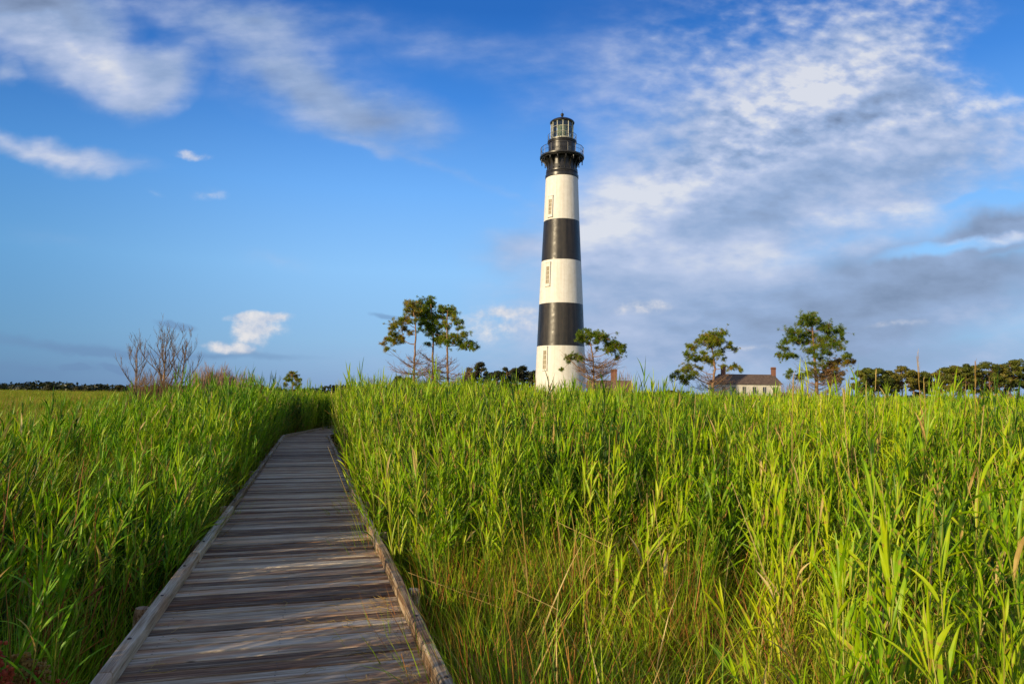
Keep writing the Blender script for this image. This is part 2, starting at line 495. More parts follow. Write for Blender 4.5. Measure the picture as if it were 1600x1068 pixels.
# ------------------------------------------------------------------ mesh helpers
class MB:
    def __init__(self):
        self.v, self.f, self.mi, self.t = [], [], [], []

    def add(self, verts, faces, mi=0, tint=0.0):
        b = len(self.v)
        self.v.extend(verts)
        for f in faces:
            self.f.append([i + b for i in f])
            self.mi.append(mi)
            self.t.append(tint)

    def box(self, x0, x1, y0, y1, z0, z1, mi=0, tint=0.0, mat=None):
        vs = [Vector(p) for p in ((x0, y0, z0), (x1, y0, z0), (x1, y1, z0), (x0, y1, z0), (x0, y0, z1), (x1, y0, z1), (x1, y1, z1), (x0, y1, z1))]
        if mat:
            vs = [mat @ p for p in vs]
        self.add(vs, [(3, 2, 1, 0), (4, 5, 6, 7), (0, 1, 5, 4), (1, 2, 6, 5), (2, 3, 7, 6), (3, 0, 4, 7)], mi, tint)

    def tube(self, pts, rads, n=5, mi=0, cap=True, tint=0.0):
        pts = [Vector(p) for p in pts]
        rings = []
        up = Vector((0, 0, 1))
        for i, p in enumerate(pts):
            d = (pts[min(i + 1, len(pts) - 1)] - pts[max(i - 1, 0)])
            if d.length < 1e-9:
                d = Vector((0, 0, 1))
            d.normalize()
            a = d.cross(up if abs(d.z) < 0.95 else Vector((1, 0, 0))).normalized()
            b = d.cross(a)
            rings.append([p + (a * math.cos(2 * math.pi * k / n) + b * math.sin(2 * math.pi * k / n)) * rads[i] for k in range(n)])
        vs = [q for r_ in rings for q in r_]
        fs = []
        for i in range(len(pts) - 1):
            for k in range(n):
                fs.append((i * n + k, i * n + (k + 1) % n, (i + 1) * n + (k + 1) % n, (i + 1) * n + k))
        if cap:
            fs.append(tuple(range(n)))
            fs.append(tuple(reversed(range((len(pts) - 1) * n, len(pts) * n))))
        self.add(vs, fs, mi, tint)

    def lathe(self, prof, n=96, mi=0, closed=False, mis=None, a0=0.0):
        """each profile segment keeps its own rings so corners stay sharp"""
        for j in range(len(prof) - 1):
            (r0, z0), (r1, z1) = prof[j], prof[j + 1]
            vs, fs = [], []
            for (r_, z_) in ((r0, z0), (r1, z1)):
                for k in range(n):
                    a = a0 + 2 * math.pi * k / n
                    vs.append(Vector((r_ * math.cos(a), r_ * math.sin(a), z_)))
            for k in range(n):
                fs.append((k, (k + 1) % n, n + (k + 1) % n, n + k))
            self.add(vs, fs, mis[j] if mis else mi)

    def ball(self, c, rx, rz=None, n=12, m=8, mi=0):
        rz = rz or rx
        c = Vector(c)
        vs = [c + Vector((rx * math.sin(math.pi * i / m) * math.cos(2 * math.pi * k / n), rx * math.sin(math.pi * i / m) * math.sin(2 * math.pi * k / n), rz * math.cos(math.pi * i / m))) for i in range(m + 1) for k in range(n)]
        fs = [(i * n + k, (i + 1) * n + k, (i + 1) * n + (k + 1) % n, i * n + (k + 1) % n) for i in range(m) for k in range(n)]
        self.add(vs, fs, mi)

    def build(self, name, mats, parent=None, smooth=False, link=True):
        me = bpy.data.meshes.new(name)
        me.from_pydata([tuple(p) for p in self.v], [], self.f)
        for m in (mats if isinstance(mats, (list, tuple)) else [mats]):
            me.materials.append(m)
        if any(self.mi):
            me.polygons.foreach_set('material_index', self.mi)
        if any(self.t):
            a = me.attributes.new('tint', 'FLOAT', 'FACE')
            a.data.foreach_set('value', self.t)
        me.polygons.foreach_set('use_smooth', [bool(smooth)] * len(me.polygons))
        me.update()
        o = bpy.data.objects.new(name, me)
        if link:
            COL.objects.link(o)
        if parent:
            o.parent = parent
        return o


def tag(o, label=None, cat=None, group=None, kind=None):
    if label:
        o['label'] = label
    if cat:
        o['category'] = cat
    if group:
        o['group'] = group
    if kind:
        o['kind'] = kind
    return o


def empty(name, loc=(0, 0, 0), label=None, cat=None, group=None):
    o = bpy.data.objects.new(name, None)
    o.location = loc
    o.empty_display_size = 0.5
    COL.objects.link(o)
    return tag(o, label, cat, group)


# ------------------------------------------------------------------ ground
mb = MB()
N = 40
xs = [-3000, -1500, -700, -300, -150, -80, -40, -20, 0, 20, 40, 80, 150, 300, 700, 1500, 3000]
ys = [-800, -300, -100, -40, -20, 0, 20, 40, 80, 120, 160, 220, 300, 500, 900, 1800, 4000]
vs = [Vector((x, y, 0.0)) for y in ys for x in xs]
fs = [(j * 17 + i, j * 17 + i + 1, (j + 1) * 17 + i + 1, (j + 1) * 17 + i) for j in range(16) for i in range(16)]
mb.add(vs, fs)
tag(mb.build('ground', mg), kind='structure')

# ------------------------------------------------------------------ boardwalk
DZ, DS = 0.80, 0.0125            # deck height, and how far it falls per metre
a_l, b_l = on_plane(150, 1068, DZ, DS), on_plane(443, 684, DZ, DS)
a_r, b_r = on_plane(706, 1068, DZ, DS), on_plane(511, 681, DZ, DS)
ca, cb_ = (a_l + a_r) / 2, (b_l + b_r) / 2
ddir = Vector((cb_.x - ca.x, cb_.y - ca.y, 0)).normalized()
perp = Vector((ddir.y, -ddir.x, 0))
DW = ((a_r - a_l).dot(perp) * 0.6 + (b_r - b_l).dot(perp) * 0.4)
k1 = b_l
k2 = on_plane(512, 669.5, DZ, DS)
d2 = Vector((k2.x - k1.x, k2.y - k1.y, 0)).normalized()
print('DECK', a_l, a_r, b_l, b_r, 'W', DW, (a_r - a_l).dot(perp), (b_r - b_l).dot(perp), 'dir', ddir, 'd2', d2)
turn = math.atan2(ddir.y, ddir.x) - math.atan2(d2.y, d2.x)
LEN1 = (cb_ - ca).dot(ddir)
START = -9.0                      # it runs on behind the camera
deck_org = ca.copy()
deck_org.z = DZ - DS * ca.y
yaw = math.atan2(-ddir.x, ddir.y)
walk = empty('boardwalk', deck_org, 'weathered grey plank boardwalk with low timber edge rails running into the reeds', 'boardwalk')
walk.rotation_euler = Euler((-DS * ddir.y, 0, yaw), 'XYZ')


def planks(L0, L1, W, seed):
    rr = random.Random(seed)
    m = MB()
    y = L0
    while y < L1:
        wd = 0.120 + rr.uniform(-0.002, 0.002)
        t_ = rr.random() * 0.98 + 0.01
        xl, xr = -W / 2 + rr.uniform(-0.012, 0.012), W / 2 + rr.uniform(-0.012, 0.012)
        dz = rr.uniform(-0.003, 0.003)
        tilt = rr.uniform(-0.003, 0.003)
        sk = rr.uniform(-0.003, 0.003)
        ch = 0.006
        prof = [(0, -0.036), (0, -ch), (ch, 0), (wd * .5, -0.0015), (wd - ch, 0), (wd, -ch), (wd, -0.036)]
        nseg = 4
        vs_, fs_ = [], []
        for s in range(nseg + 1):
            u = s / nseg
            wav = rr.uniform(-0.0015, 0.0015)
            for (py_, pz_) in prof:
                vs_.append(Vector((xl + (xr - xl) * u, y + py_ + sk * (u - .5) * 2, pz_ + dz + tilt * (u - .5) * 2 + wav)))
        k = len(prof)
        for s in range(nseg):
            for q in range(k):
                q2 = (q + 1) % k
                fs_.append((s * k + q, (s + 1) * k + q, (s + 1) * k + q2, s * k + q2))
        fs_.append(tuple(range(k)))
        fs_.append(tuple(reversed(range(nseg * k, (nseg + 1) * k))))
        m.add(vs_, fs_, 0, t_)
        for sx_ in (-W / 2 + .16, 0.0, W / 2 - .16):
            for sy_ in (.032, wd - .032):
                qx, qy = sx_ + rr.uniform(-.008, .008), y + sy_ + rr.uniform(-.005, .005)
                m.add([Vector((qx + .0055 * math.cos(q_ * 1.047), qy + .0055 * math.sin(q_ * 1.047), .0045 + dz)) for q_ in range(6)], [(0, 1, 2, 3, 4, 5)], 1, 0.5)
        y += wd + 0.014 + rr.uniform(0, 0.007)
    return m


planks(START, LEN1 + 0.05, DW, 1).build('deck', [M_deck, M_bolt], walk)


def curb(x, L0, L1, parent, sgn, seed):
    rr = random.Random(seed)
    y = L0
    while y < L1:
        ln = min(3.05, L1 - y)
        if ln < 0.3:
            break
        m = MB()
        n = 8
        jx = rr.uniform(-0.008, 0.008)
        sk = rr.uniform(-0.008, 0.008)
        vs_, fs_ = [], []
        w_, h_, c_ = 0.078, 0.096, 0.010
        prof = [(-w_ / 2, 0.004), (-w_ / 2, h_ - c_), (-w_ / 2 + c_, h_), (w_ / 2 - c_, h_), (w_ / 2, h_ - c_), (w_ / 2, 0.004)]
        for i in range(n + 1):
            u = i / n
            wx, wz = rr.uniform(-0.002, 0.002), rr.uniform(-0.003, 0.003)
            for (a, b_) in prof:
                vs_.append(Vector((x + jx + sk * (u - .5) + a + wx + rr.uniform(-.001, .001), y + 0.006 + (ln - 0.012) * u, b_ + (wz if b_ > 0.02 else 0))))
        k = len(prof)
        for i in range(n):
            for q in range(k):
                q2 = (q + 1) % k
                fs_.append((i * k + q, i * k + q2, (i + 1) * k + q2, (i + 1) * k + q))
        fs_.append(tuple(reversed(range(k))))
        fs_.append(tuple(range(n * k, (n + 1) * k)))
        m.add(vs_, fs_, 0, rr.uniform(.3, .95))
        o = m.build('edge_rail', M_curb, parent)
        m = MB()
        m.ball((0, 0, h_), 0.014, 0.009, 8, 4)
        bt = m.build('bolt', M_bolt, o)
        for q in (0.18, 0.5, 0.82):
            if q > 0.18:
                bt = bt.copy()
                COL.objects.link(bt)
            bt.location = (x + jx, y + ln * q, 0)
        y += ln


XC = DW / 2 - 0.03
for s in (-1, 1):
    curb(s * XC, START, LEN1 + (0.0 if s < 0 else 0.0), walk, s, 5 + s)
m = MB()
for x in (-0.8, 0.0, 0.8):
    m.box(x - 0.03, x + 0.03, START, LEN1, -0.24, -0.045)
m.build('joists', M_joist, walk)
yy_ = START + 0.7
while yy_ < LEN1:
    for s in (-1, 1):
        m = MB()
        x = s * (DW / 2 + 0.065)
        m.tube([(x, yy_, -1.3), (x, yy_, 0.02), (x + random.uniform(-.01, .01), yy_, 0.075)], [0.055, 0.055, 0.046], 10, 0, tint=0.5)
        m.build('support_post', M_curb, walk)
    yy_ += 2.44

# the second leg, after the bend to the right
LEN2 = 16.0
m = planks(-0.02, LEN2, DW, 9)
hinge = Vector((-DW / 2, LEN1, 0))                  # left corner at the bend
Rm = Matrix.Translation(hinge) @ Matrix.Rotation(-turn, 4, 'Z') @ Matrix.Translation((DW / 2, 0, -0.006))
o = m.build('deck', [M_deck, M_bolt], walk)
o.matrix_local = Rm
# wedge boards between the two legs
m = MB()
cx, cy = -DW / 2, LEN1
for i in range(4):
    a0_, a1_ = -turn * i / 4, -turn * (i + 1) / 4
    p0, p1, p2 = Vector((cx, cy, -0.012)), Vector((cx + DW * math.cos(a0_), cy + DW * math.sin(a0_), -0.012)), Vector((cx + DW * math.cos(a1_), cy + DW * math.sin(a1_), -0.012))
    m.add([p0, p1, p2], [(0, 1, 2) if turn < 0 else (0, 2, 1)], 0, 0.2 + i * .2)
if abs(turn) > 0.02 and turn < 0:
    m.build('corner_board', M_deck, walk)
sub = MB()
cv_parent = walk
m2 = MB()
for s in (-1, 1):
    vsx = s * XC
    mm = MB()
    mm.box(vsx - 0.039, vsx + 0.039, 0.05, LEN2, 0.003, 0.096, 0, 0.6)
    oo = mm.build('edge_rail', M_curb, walk)
    oo.matrix_local = Rm
WALKM = Matrix.Translation(deck_org) @ walk.rotation_euler.to_matrix().to_4x4()
WALKI = WALKM.inverted()
SEG2I = (WALKM @ Rm).inverted()


# ------------------------------------------------------------------ lighthouse
TY = 117.0
tb = at(875.6, 612, TY)
TX = tb.x


def tz(py):
    return at(878, py, TY).z


def tr(rpx, py):
    p = at(878, py, TY)
    return rpx * ((p - CAM).dot(FWD)) / F


tower = empty('lighthouse', (TX, TY, 0), 'tall black and white banded brick lighthouse with iron gallery and glass lantern', 'lighthouse')
# (radius px, y px)
P_sh = [(40.2, None), (38.9, 582), (37.1, 541.8), (34.2, 476.6), (31.0, 410), (27.9, 347.6), (25.0, 279)]
prof, mis = [(tr(40.6, 600), 0.0)], []
seq = [(39.4, 600, 0), (38.4, 571, 0), (37.1, 541.8, 0), (34.3, 476.6, 1), (31.0, 410, 0), (27.9, 347.6, 1), (25.0, 276, 0)]
for (rp, py, mi) in seq:
    prof.append((tr(rp, py), tz(py)))
    mis.append(mi)
m = MB()
m.lathe(prof, 128, mis=mis)
m.build('shaft', [M_white, M_black], tower, True)


def shaft_r(z):
    for (r0, z0), (r1, z1) in zip(prof, prof[1:]):
        if z0 <= z <= z1:
            return r0 + (r1 - r0) * (z - z0) / (z1 - z0)
    return prof[-1][0]


# plinth
m = MB()
m.lathe([(prof[0][0] + .5, 0), (prof[0][0] + .5, 1.0), (prof[0][0] - .1, 1.35)], 96)
m.build('plinth', M_white, tower, True)
# belt and flare under the gallery
m = MB()
B = lambda rp, py: (tr(rp, py), tz(py))
m.lathe([B(24.6, 281), B(25.9, 279.5), B(26.0, 275.5), B(24.6, 274), B(24.2, 272.5), B(24.9, 271.5), B(24.9, 269.5), B(23.3, 268.5)], 96)
m.build('cornice_ring', M_iron, tower, True)
m = MB()
m.lathe([B(23.4, 270), B(22.6, 262), B(22.4, 254), B(23.6, 249.5)], 96)
m.build('gallery_drum', M_iron, tower, True)
# brackets round the drum
zb0, zb1 = tz(269), tz(249.5)
rin, rout = tr(22.3, 260), tr(33.2, 249)
proto_b = None
for k in range(16):
    if proto_b is None:
        m = MB()
        H = zb1 - zb0
        outer = []
        for i in range(9):
            u = i / 8
            outer.append((rin + 0.12 + (rout - rin - 0.15) * (u ** 2.4), zb0 + H * (0.05 + 0.95 * u)))
        th = 0.11
        vs_ = []
        for (rr_, zz_) in outer:
            vs_ += [Vector((rin - .08, -th, zz_)), Vector((rr_, -th, zz_)), Vector((rr_, th, zz_)), Vector((rin - .08, th, zz_))]
        fs_ = []
        for i in range(8):
            for q in range(4):
                q2 = (q + 1) % 4
                fs_.append((i * 4 + q, i * 4 + q2, i * 4 + 4 + q2, i * 4 + 4 + q))
        fs_ += [(3, 2, 1, 0), (32, 33, 34, 35)]
        m.add(vs_, fs_)
        # the drop hanging from its end
        n0 = len(m.v)
        m.lathe([(0.001, -0.62), (0.06, -0.55), (0.11, -0.40), (0.06, -0.28), (0.09, -0.12), (0.09, 0.05)], 10)
        for p in m.v[n0:]:
            p.x += rout - 0.12
            p.z += zb1 - 0.25
        # foot knob
        n0 = len(m.v)
        m.ball((rin + 0.16, 0, zb0 + 0.10), 0.14, 0.2, 8, 6)
        proto_b = m.build('bracket', M_iron, tower)
        o = proto_b
    else:
        o = proto_b.copy()
        COL.objects.link(o)
        o.parent = tower
    o.rotation_euler = (0, 0, 2 * math.pi * (k + .3) / 16)
# gallery floor
zg = tz(247.5)
rg = tr(34.6, 247)
m = MB()
m.lathe([(rin, zg - .30), (rg - .35, zg - .30), (rg - .28, zg - .12), (rg - .02, zg - .10), (rg, zg + .02), (rg, zg + .16), (rg - .08, zg + .20), (rin, zg + .20)], 96)
m.build('gallery_floor', M_iron, tower, True)


def railing(name, r_, z_, h, n, th):
    m = MB()
    for hz in (h, h * .52):
        pts = [Vector((r_ * math.cos(2 * math.pi * k / 64), r_ * math.sin(2 * math.pi * k / 64), z_ + hz)) for k in range(65)]
        m.tube(pts, [th * (1.2 if hz == h else .7)] * 65, 5, cap=False)
    for k in range(n):
        a = 2 * math.pi * (k + .5) / n
        p = Vector((r_ * math.cos(a), r_ * math.sin(a), z_))
        m.tube([p, p + Vector((0, 0, h))], [th * 1.5, th * 1.2], 6)
        m.ball(p + Vector((0, 0, h + th)), th * 2, th * 2, 8, 5)
        for q in range(1, 4):
            a2 = a + 2 * math.pi * q / n / 4
            p = Vector((r_ * math.cos(a2), r_ * math.sin(a2), z_))
            m.tube([p, p + Vector((0, 0, h))], [th * .45] * 2, 4, cap=False)
    return m.build(name, M_iron, tower)


railing('gallery_railing', rg - 0.15, zg + .2, tz(233.5) - zg - .2, 16, 0.035)
# watch room
zw0, zw1 = zg + .2, tz(224)
rw = tr(21.3, 232)
m = MB()
m.lathe([(rw + .12, zw0), (rw + .12, zw0 + .2), (rw, zw0 + .28), (rw, zw1 - .25), (rw + .1, zw1 - .15), (rw + .1, zw1)], 96)
m.build('watch_room', M_iron, tower, True)
for k in range(3):
    m = MB()
    a = R((-62, 30, 150)[k])
    rm = Matrix.Rotation(a, 4, 'Z')
    m.box(rw - .1, rw + .06, -.32, .32, zw0 + .35, zw0 + 1.35, 0, 0, rm)
    m.build('watch_room_window', M_glassdark, tower)
# upper gallery
zl = tz(222.5)
rl = tr(22.9, 222)
m = MB()
m.lathe([(rw, zl - .26), (rl - .1, zl - .26), (rl, zl - .1), (rl, zl + .06), (rl - .1, zl + .1), (tr(17, 218), zl + .1)], 96)
m.build('lantern_gallery', M_iron, tower, True)
railing('lantern_railing', rl - .08, zl + .1, tz(213.5) - zl, 12, 0.024)
# lantern
rq = tr(17.2, 205)
z0, z1 = zl + .1, tz(193)
m = MB()
m.lathe([(rq + .08, z0), (rq + .08, z0 + .30), (rq + .02, z0 + .34), (rq - .1, z0 + .36)], 64)
m.build('lantern_sill', M_mull, tower, True)
ng_ = 12
z0 += .3
m = MB()
m.lathe([(rq - .03, z0), (rq - .03, z1)], ng_)
m.build('lantern_glass', M_pane, tower)
m = MB()
for k in range(ng_):
    a = 2 * math.pi * k / ng_
    p = Vector((rq * math.cos(a), rq * math.sin(a), 0))
    m.tube([p + Vector((0, 0, z0)), p + Vector((0, 0, z1))], [0.065] * 2, 6)
for q in (0.02, 0.34, 0.67, 0.98):
    zz = z0 + (z1 - z0) * q
    pts = [Vector((rq * math.cos(2 * math.pi * k / ng_), rq * math.sin(2 * math.pi * k / ng_), zz)) for k in range(ng_ + 1)]
    m.tube(pts, [0.035] * (ng_ + 1), 5, cap=False)
m.build('lantern_frame', M_mull, tower)
# the first-order lens inside
m = MB()
lr = 0.98
for i in range(22):
    u = i / 21
    zz = z0 + .15 + (z1 - z0 - .5) * u
    rr_ = lr * (1 - 0.42 * abs(2 * u - 1) ** 2.2)
    dzz = (z1 - z0 - .5) / 21
    m.lathe([(rr_ - .10, zz), (rr_ + .03, zz + dzz * .30), (rr_ - .02, zz + dzz * .75), (rr_ - .10, zz + dzz)], 32)
lens = m.build('lens', M_lens, tower, True)
m = MB()
for k in range(8):
    a = 2 * math.pi * (k + .4) / 8
    pts = []
    for i in range(9):
        u = i / 8
        rr_ = (lr + .05) * (1 - 0.42 * abs(2 * u - 1) ** 2.2)
        pts.append((rr_ * math.cos(a), rr_ * math.sin(a), z0 + .15 + (z1 - z0 - .5) * u))
    m.tube(pts, [0.03] * 9, 4)
m.lathe([(0.0, z0 - .3), (.5, z0 - .3), (.45, z0 + .12), (0.0, z0 + .12)], 16)
m.build('lens_frame', M_brass, lens)
# roof
m = MB()
ze = tz(192.3)
re_ = tr(19.3, 192)
za = tz(184.2)
pr = [(rq - .1, ze - .12), (re_ - .05, ze - .16), (re_, ze), (re_ - .12, ze + .16)]
for i in range(1, 9):
    u = i / 8
    pr.append(((re_ - .12) * (1 - u) ** .85 + .2 * u, ze + .16 + (za - ze - .16) * (u ** .8)))
m.lathe(pr, 64)
roof = m.build('lantern_roof', M_iron, tower, True)
m = MB()
m.lathe([(.3, za - .1), (.22, za + .1), (.16, za + .25), (.16, tz(181.5)), (.24, tz(181))], 16)
m.build('vent_neck', M_iron, tower, True)
m = MB()
m.ball((0, 0, tz(179.3)), .29, .30, 16, 10)
m.tube([(0, 0, tz(178)), (0, 0, tz(171))], [.03, .012], 5)
m.build('vent_ball', M_iron, tower, True)

# windows: a projecting surround with a tall sash in its left half
cam_dir = math.atan2(-TY, -TX)                       # from the tower to the camera


def tower_window(py_top, py_bot, pys_top, pys_bot):
    zt, zb = tz(py_top), tz(py_bot)
    st, sb = tz(pys_top), tz(pys_bot)
    zc = (st + sb) / 2
    rr_ = shaft_r(zc)
    ang = cam_dir - R(38)
    rm = Matrix.Rotation(ang, 4, 'Z')
    rt = rr_ - .12 if True else 0
    # leaning face: the surround follows the batter
    def lean(z):
        return shaft_r(z)
    fr = MB()
    hw, ow = 0.34, 0.52
    prj = 0.20
    def slab(y0, y1, za_, zb_, p0, p1):
        vs_ = [rm @ Vector((x, y, z)) for (x, y, z) in (
            (lean(zb_) + p0, y0, zb_), (lean(zb_) + p1, y0, zb_), (lean(zb_) + p1, y1, zb_), (lean(zb_) + p0, y1, zb_),
            (lean(za_) + p0, y0, za_), (lean(za_) + p1, y0, za_), (lean(za_) + p1, y1, za_), (lean(za_) + p0, y1, za_))]
        fr.add(vs_, [(3, 2, 1, 0), (4, 5, 6, 7), (0, 1, 5, 4), (1, 2, 6, 5), (2, 3, 7, 6), (3, 0, 4, 7)])
    slab(-ow, -hw, st, sb, -.3, prj)
    slab(hw, ow, st, sb, -.3, prj)
    slab(-hw, hw, st, zt, -.3, prj * .9)
    slab(-hw, hw, zb, sb, -.3, prj + .002)
    win = fr.build('window', M_white, tower)
    # hood
    fr = MB()
    slab(-ow - .04, ow + .04, st + .12, st, -.3, prj + .06)
    fr.build('hood', M_white, win)
    fr = MB()
    slab(-ow - .03, ow + .03, sb, sb - .10, -.3, prj + .05)
    fr.build('sill', M_white, win)
    fr = MB()
    g = .06
    slab(-hw, -hw + .08, zt, zb, g - .06, g + .05)
    slab(hw - .08, hw, zt, zb, g - .06, g + .05)
    slab(-.035, .035, zt, zb, g - .05, g + .04)
    n = 4
    for i in range(n + 1):
        z = zb + (zt - zb) * i / n
        slab(-hw, hw, z + .04, z - .04, g - .055, g + .045)
    fr.build('sash', M_trim, win)
    fr = MB()
    slab(-hw, hw, zt, zb, g - .10, g - .03)
    fr.build('pane', M_blind, win)


tower_window(317.5, 340.5, 312.5, 344.0)
tower_window(421, 447.5, 415.0, 450.5)
tower_window(549.5, 578, 543.8, 579.0)

# ------------------------------------------------------------------ houses
def chimney(parent, name, cx, cy, z0, z1, w_, d_):
    m = MB()
    m.box(cx - w_ / 2, cx + w_ / 2, cy - d_ / 2, cy + d_ / 2, z0, z1)
    m.box(cx - w_ / 2 - .07, cx + w_ / 2 + .07, cy - d_ / 2 - .07, cy + d_ / 2 + .07, z1 - .32, z1 - .12)
    m.box(cx - w_ / 2 - .03, cx + w_ / 2 + .03, cy - d_ / 2 - .03, cy + d_ / 2 + .03, z1 + .002, z1 + .12)
    return m.build(name, M_brickred, parent)


HY = 150.0
hl, hr = at(1119, 600, HY), at(1224, 600, HY)
zr = at(1175, 583.7, HY).z
zev = at(1175, 599.3, HY).z
hw_ = (hr.x - hl.x)
house = empty('keepers_house', ((hl.x + hr.x) / 2, HY + 4, 0), 'long white house with brown shingle roof and brick chimneys between two pines', 'house')
hx = hw_ / 2 - .4
m = MB()
m.box(-hx, hx, -3.6, 3.6, 0, zev)
for s in (-1, 1):
    m.add([Vector((s * hx, -3.6, zev)), Vector((s * hx, 3.6, zev)), Vector((s * (hx - 1.2), 0, zr - .2))], [(0, 1, 2)])
m.build('wall', M_clap, house)
m = MB()
ex = hx + .4
prm = [Vector((-ex, -4.0, zev - .12)), Vector((ex, -4.0, zev - .12)), Vector((ex, 4.0, zev - .12)), Vector((-ex, 4.0, zev - .12)), Vector((-ex + 1.8, 0, zr)), Vector((ex - .5, 0, zr))]
m.add(prm, [(0, 1, 5, 4), (2, 3, 4, 5), (3, 0, 4), (1, 2, 5), (3, 2, 1, 0)])
hroof = m.build('roof', M_roof, house)
mx_ = (hl.x + hr.x) / 2
for px_, p0, w_ in ((1130, 572, .85), (1223, 574.5, .8)):
    c = at(px_, p0, HY + 4)
    chimney(hroof, 'chimney', min(max(c.x - mx_, -hx + .5), hx - .2), 0, zev, c.z, w_, .9)
for i in range(6):
    x = -hx + 1.4 + i * (2 * hx - 2.8) / 5
    m = MB()
    m.box(x - .45, x + .45, -3.66, -3.58, zev - 2.3, zev - .55)
    wn = m.build('window', M_trim, house)
    m = MB()
    m.box(x - .37, x - .03, -3.68, -3.665, zev - 2.2, zev - .65)
    m.box(x + .03, x + .37, -3.68, -3.665, zev - 2.2, zev - .65)
    m.build('pane', M_glassdark, wn)

c1 = at(959, 577.5, 142.0)
shed = empty('oil_house', (c1.x - 1.0, 142, 0), 'small dark-roofed brick building with thick chimney behind the pine beside the lighthouse', 'outbuilding')
zs = at(950, 594, 142).z
m = MB()
m.box(-4.2, 4.2, -2.5, 2.5, 0, zs - 1.6)
m.build('wall', M_brickred, shed)
m = MB()
m.add([Vector((-4.6, -2.9, zs - 1.7)), Vector((4.6, -2.9, zs - 1.7)), Vector((4.6, 2.9, zs - 1.7)), Vector((-4.6, 2.9, zs - 1.7)), Vector((-4.6, 0, zs)), Vector((4.6, 0, zs))],
      [(0, 1, 5, 4), (2, 3, 4, 5), (3, 0, 4), (1, 2, 5), (3, 2, 1, 0)])
sroof = m.build('roof', M_roof, shed)
chimney(sroof, 'chimney', 1.0, -0.2, zs - 1.5, c1.z, 1.15, 1.1)


# ------------------------------------------------------------------ trees
def tuft(mb_, c, d, L, n, rr, wd):
    """a brush of needles pointing outward"""
    d = d.normalized()
    a = d.cross(Vector((0.3, 0.2, 1))).normalized()
    b_ = d.cross(a)
    for i in range(n):
        th = rr.uniform(0, 2 * math.pi)
        ph = math.acos(1 - rr.random() * 1.25)
        v = d * math.cos(ph) + (a * math.cos(th) + b_ * math.sin(th)) * math.sin(ph)
        l = L * rr.uniform(.7, 1.1)
        s = v.cross(Vector((rr.uniform(-1, 1), rr.uniform(-1, 1), rr.uniform(-1, 1)))).normalized() * wd
        base = c - d * L * rr.uniform(-.1, .35)
        mb_.add([base - s * .4, base + v * l * .6 - s, base + v * l, base + v * l * .6 + s, base + s * .4], [(0, 1, 2, 3, 4)])


def bend(p, q, sag, rr, n=4):
    mid = []
    L = (q - p).length
    off = Vector((rr.uniform(-1, 1), rr.uniform(-1, 1), rr.uniform(-.4, .4))) * L * .09
    for i in range(n + 1):
        u = i / n
        w_ = math.sin(math.pi * u)
        mid.append(p.lerp(q, u) + (Vector((0, 0, -sag)) + off) * w_)
    return mid


